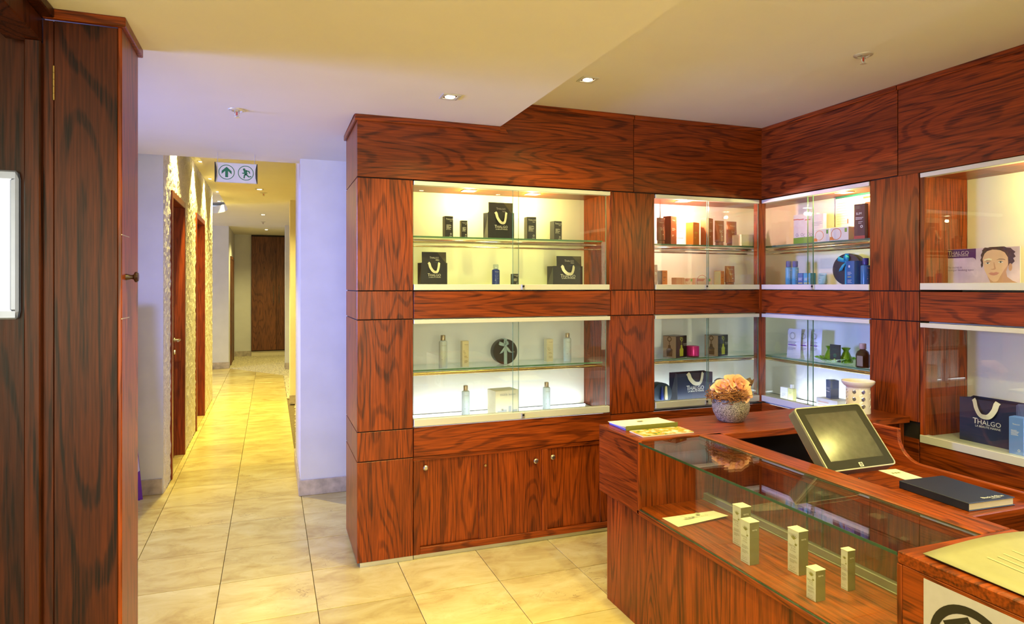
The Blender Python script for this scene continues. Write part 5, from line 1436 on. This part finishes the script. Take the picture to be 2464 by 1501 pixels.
# oil burner with round openings
ob = thing('oil_burner', 'white ceramic oil burner with round holes on the counter', 'oil burner', (3.285, 2.94, .928))
R, H_ = .068, .155
vs, fs = [], []
def cyl(a, z): return (R * (1 - .04 * (z / H_)) * math.cos(a), R * (1 - .04 * (z / H_)) * math.sin(a), z)
NC, NR, NP = 8, 3, 16
z0, z1 = .022, .150
for i in range(NC):
    for k in range(NR):
        ca, cz = (i + .5) * 2 * PI / NC, z0 + (k + .5) * (z1 - z0) / NR
        ha, hz = PI / NC, (z1 - z0) / NR / 2
        hr = .0125
        base = len(vs)
        for q in range(NP):
            t_ = 2 * PI * q / NP + PI / 4
            c, s_ = math.cos(t_), math.sin(t_)
            k_ = 1 / max(abs(c), abs(s_))
            vs.append(cyl(ca + ha * c * k_, cz + hz * s_ * k_))
            vs.append(cyl(ca + hr / R * c, cz + hr * s_))
        for q in range(NP):
            a, b = base + 2 * q, base + 2 * ((q + 1) % NP)
            fs.append((a, b, b + 1, a + 1))
for (za, zb) in ((0, z0), (z1, H_)):
    for q in range(32):
        a, b = 2 * PI * q / 32, 2 * PI * (q + 1) / 32
        n = len(vs); vs += [cyl(a, za), cyl(b, za), cyl(b, zb), cyl(a, zb)]; fs.append((n, n + 1, n + 2, n + 3))
o = part('stand', MB().add(vs, fs), CERAM, ob, recalc=True)
md = o.modifiers.new('s', 'SOLIDIFY'); md.thickness = .006
part('bowl', MB().lathe([(.0, .150), (.060, .150), (.074, .158), (.089, .176), (.0915, .188), (.089, .190), (.084, .184), (.070, .170), (.0, .163)], 36), CERAM, ob, smooth=True)

# touch monitor
mc = Vector((2.374, 2.196, 1.019))
tl = math.atan2(.227, .192)                    # tilt of the screen from the horizontal
mo = thing('touch_monitor', 'dark touchscreen till monitor tilted back on the desk', 'monitor', (2.374, 2.24, .730))
hd_ = link('screen_head', None, mo)
bpy.data.objects.remove(hd_)
def tilt(me_o):
    me_o.location = mc - Vector((2.374, 2.24, .730)); me_o.rotation_euler = (tl, 0, 0)
    return me_o
def rrect(w, h, r, n=5):
    q = []
    for cx, cz, a0 in ((w/2-r, h/2-r, 0), (-w/2+r, h/2-r, PI/2), (-w/2+r, -h/2+r, PI), (w/2-r, -h/2+r, 3*PI/2)):
        for k in range(n + 1): q.append((cx + r * math.cos(a0 + PI/2 * k / n), cz + r * math.sin(a0 + PI/2 * k / n)))
    return q
MW, MH = .385, .305
hs_ = tilt(part('housing', MB().prism(rrect(MW, MH, .018), 'z', -.052, -.004), flat('grey_housing', (.11, .10, .12), .4), mo, bevel=.004))
m = MB(); a, b = rrect(MW, MH, .018), rrect(MW - .010, MH - .010, .014)
n = len(a)
m.add([(p[0], p[1], -.004) for p in a] + [(p[0], p[1], .002) for p in a] + [(p[0], p[1], .002) for p in b] + [(p[0], p[1], -.004) for p in b],
      [(i, (i+1) % n, n + (i+1) % n, n + i) for i in range(n)] + [(n + i, n + (i+1) % n, 2*n + (i+1) % n, 2*n + i) for i in range(n)] + [(2*n + i, 2*n + (i+1) % n, 3*n + (i+1) % n, 3*n + i) for i in range(n)])
part('silver_rim', m, flat('silver_rim', (.40, .39, .32), .35, metal=.4), hs_)
part('bezel', MB().prism(b, 'z', -.006, -.001), flat('dark_bezel', (.028, .026, .02), .6, spec=.15), hs_)
part('screen', MB().box(-.150, .150, -.107, .118, -.0015, -.0004), plain('dark_screen', (.05, .048, .045), .18, spec=.5, noise=.3, scale=25), hs_)
bd = part('badge', MB().box(-.009, .011, -.143, -.124, -.001, .0006), flat('badge_silver', (.7, .68, .6), .3), hs_)
Print().disc(.001, -.1335, .0075).put('badge_disc', INK, bd, face='top', off=.0006, e=.0003)
Print().text('hp', .011, .001, -.1365).put('badge_lettering', SILVER, bd, face='top', off=.0006, e=.0007)
part('port_slot', MB().box(-MW/2 - .0005, -MW/2 + .001, -.12, .10, -.049, -.047), CHROME, hs_)
part('stand', MB().prism([(-.06, 0), (.10, 0), (.10, .015), (.07, .05), (.075, .20), (.01, .26), (-.02, .20), (.03, .05), (-.06, .012)], 'x', -.09, .09), BLACKP, mo, bevel=.006)
part('cable', MB().tube([(.02, -.10, .12), (.03, -.13, .06), (.05, -.14, .012), (.09, -.10, .004), (.12, .0, .004)], .003, 6), BLACKP, mo, smooth=True)

# desk papers and ledger
t = thing('leaflet_card', 'cream leaflet slipped under the monitor on the desk', 'leaflet', (2.98, 2.40, .7305), -.1)
part('sheet', MB().box(-.055, .055, -.10, .10, 0, .001), PAPER, t)
Print().bar(-.03, -.018, .03, .045).bar(-.012, .0, .03, .045).bar(.006, .018, .03, .045).put('green_squares', OLIVE, t, face='top', off=.001)
lg = thing('ledger_book', 'large navy blue ledger on the desk', 'book', (2.90, 2.078, .7305), -.05)
bw, bd_ = .135, .170
part('cover', MB().prism([(-bw, -.0), (bw, -.0), (bw, .004), (-bw + .004, .004), (-bw + .004, .032), (bw, .032), (bw, .036), (-bw, .036)], 'y', -bd_, bd_), flat('navy_cloth', (.012, .018, .055), .5), lg, bevel=.002)
part('pages', MB().box(-bw + .005, bw - .006, -bd_ + .005, bd_ - .005, .0045, .0315), flat('page_edges', (.66, .58, .42), .7), lg)
Print().text('Black & Blue', 1, .045, -.145, width=.12).text('collection', 1, .045, -.157, width=.05).put('lettering', SILVER, lg, face='top', off=.036)

# papers on the near end of the counter
mn = thing('menu_folder', 'folded cream price folder on the near end of the counter', 'folder', (1.95, 1.10, .9285))
pages('lower_sheet', plain('dark_folder', (.20, .19, .10), .5, noise=.1), mn, -.235, .25, -.30, .214, 0, .002, 0)
vs, fs, n = [], [], 12
for k in range(n + 1):
    a = k / n
    for i in range(9):
        b_ = i / 8
        x = -.245 + .495 * b_; y = .212 - .51 * a
        z = .004 + .020 * math.sin(PI * b_) * (1 - a) ** 2 + .004 * (1 - a)
        vs.append((x, y - .012 * math.sin(PI * b_) * (1 - a), z))
for k in range(n):
    for i in range(8):
        q = k * 9 + i; fs.append((q, q + 1, q + 10, q + 9))
o = part('upper_sheet', MB().add(vs, fs), flat('cream_folder', (.25, .235, .145), .45), mn, smooth=True)
md = o.modifiers.new('s', 'SOLIDIFY'); md.thickness = .0012
p = Print()
rl = random.Random(4)
for k in range(11):
    xx = -.13 + k * .030 + (k // 3) * .012
    for s0, s1 in ((.02, .12), (-.14, 0.0)):
        p.bar(xx, xx + .006, s0 - rl.uniform(0, .03), s1 - rl.uniform(0, .03))
q = p.put('lettering', flat('faint_print', (.36, .34, .22)), mn, face='top', off=.0)
for v in q.data.vertices:
    b_ = (v.co.x + .245) / .495; a = (.212 - v.co.y) / .51
    v.co.z = .0052 + .020 * math.sin(PI * max(0, min(1, b_))) * (1 - a) ** 2 + .004 * (1 - a)
sg = thing('notice', 'white notice with a black ring emblem on the counter front', 'sign', (XK - .001, 1.156, .615), RB)
part('sheet', MB().box(-.130, .130, -.001, .0, 0, .268), flat('lavender_lit_notice', (.46, .45, .58)), sg)  # lavender light put into the white sheet's colour
Print().ring(.0, .1325, .090, .112, 44).put('ring_emblem', INK, sg, off=.001)
def tq(a, b): return (-.075 + .857 * a + .515 * b, .1325 + .0465 + .515 * a - .857 * b)
Print().poly([tq(0, 0), tq(.077, 0), tq(.077, .135), tq(0, .135)]).put('handset_emblem', INK, sg, off=.001)
Print().poly([tq(.010, .014), tq(.067, .014), tq(.067, .095), tq(.010, .095)]).put('emblem_window', bpy.data.materials['lavender_lit_notice'], sg, off=.001, e=.0009)
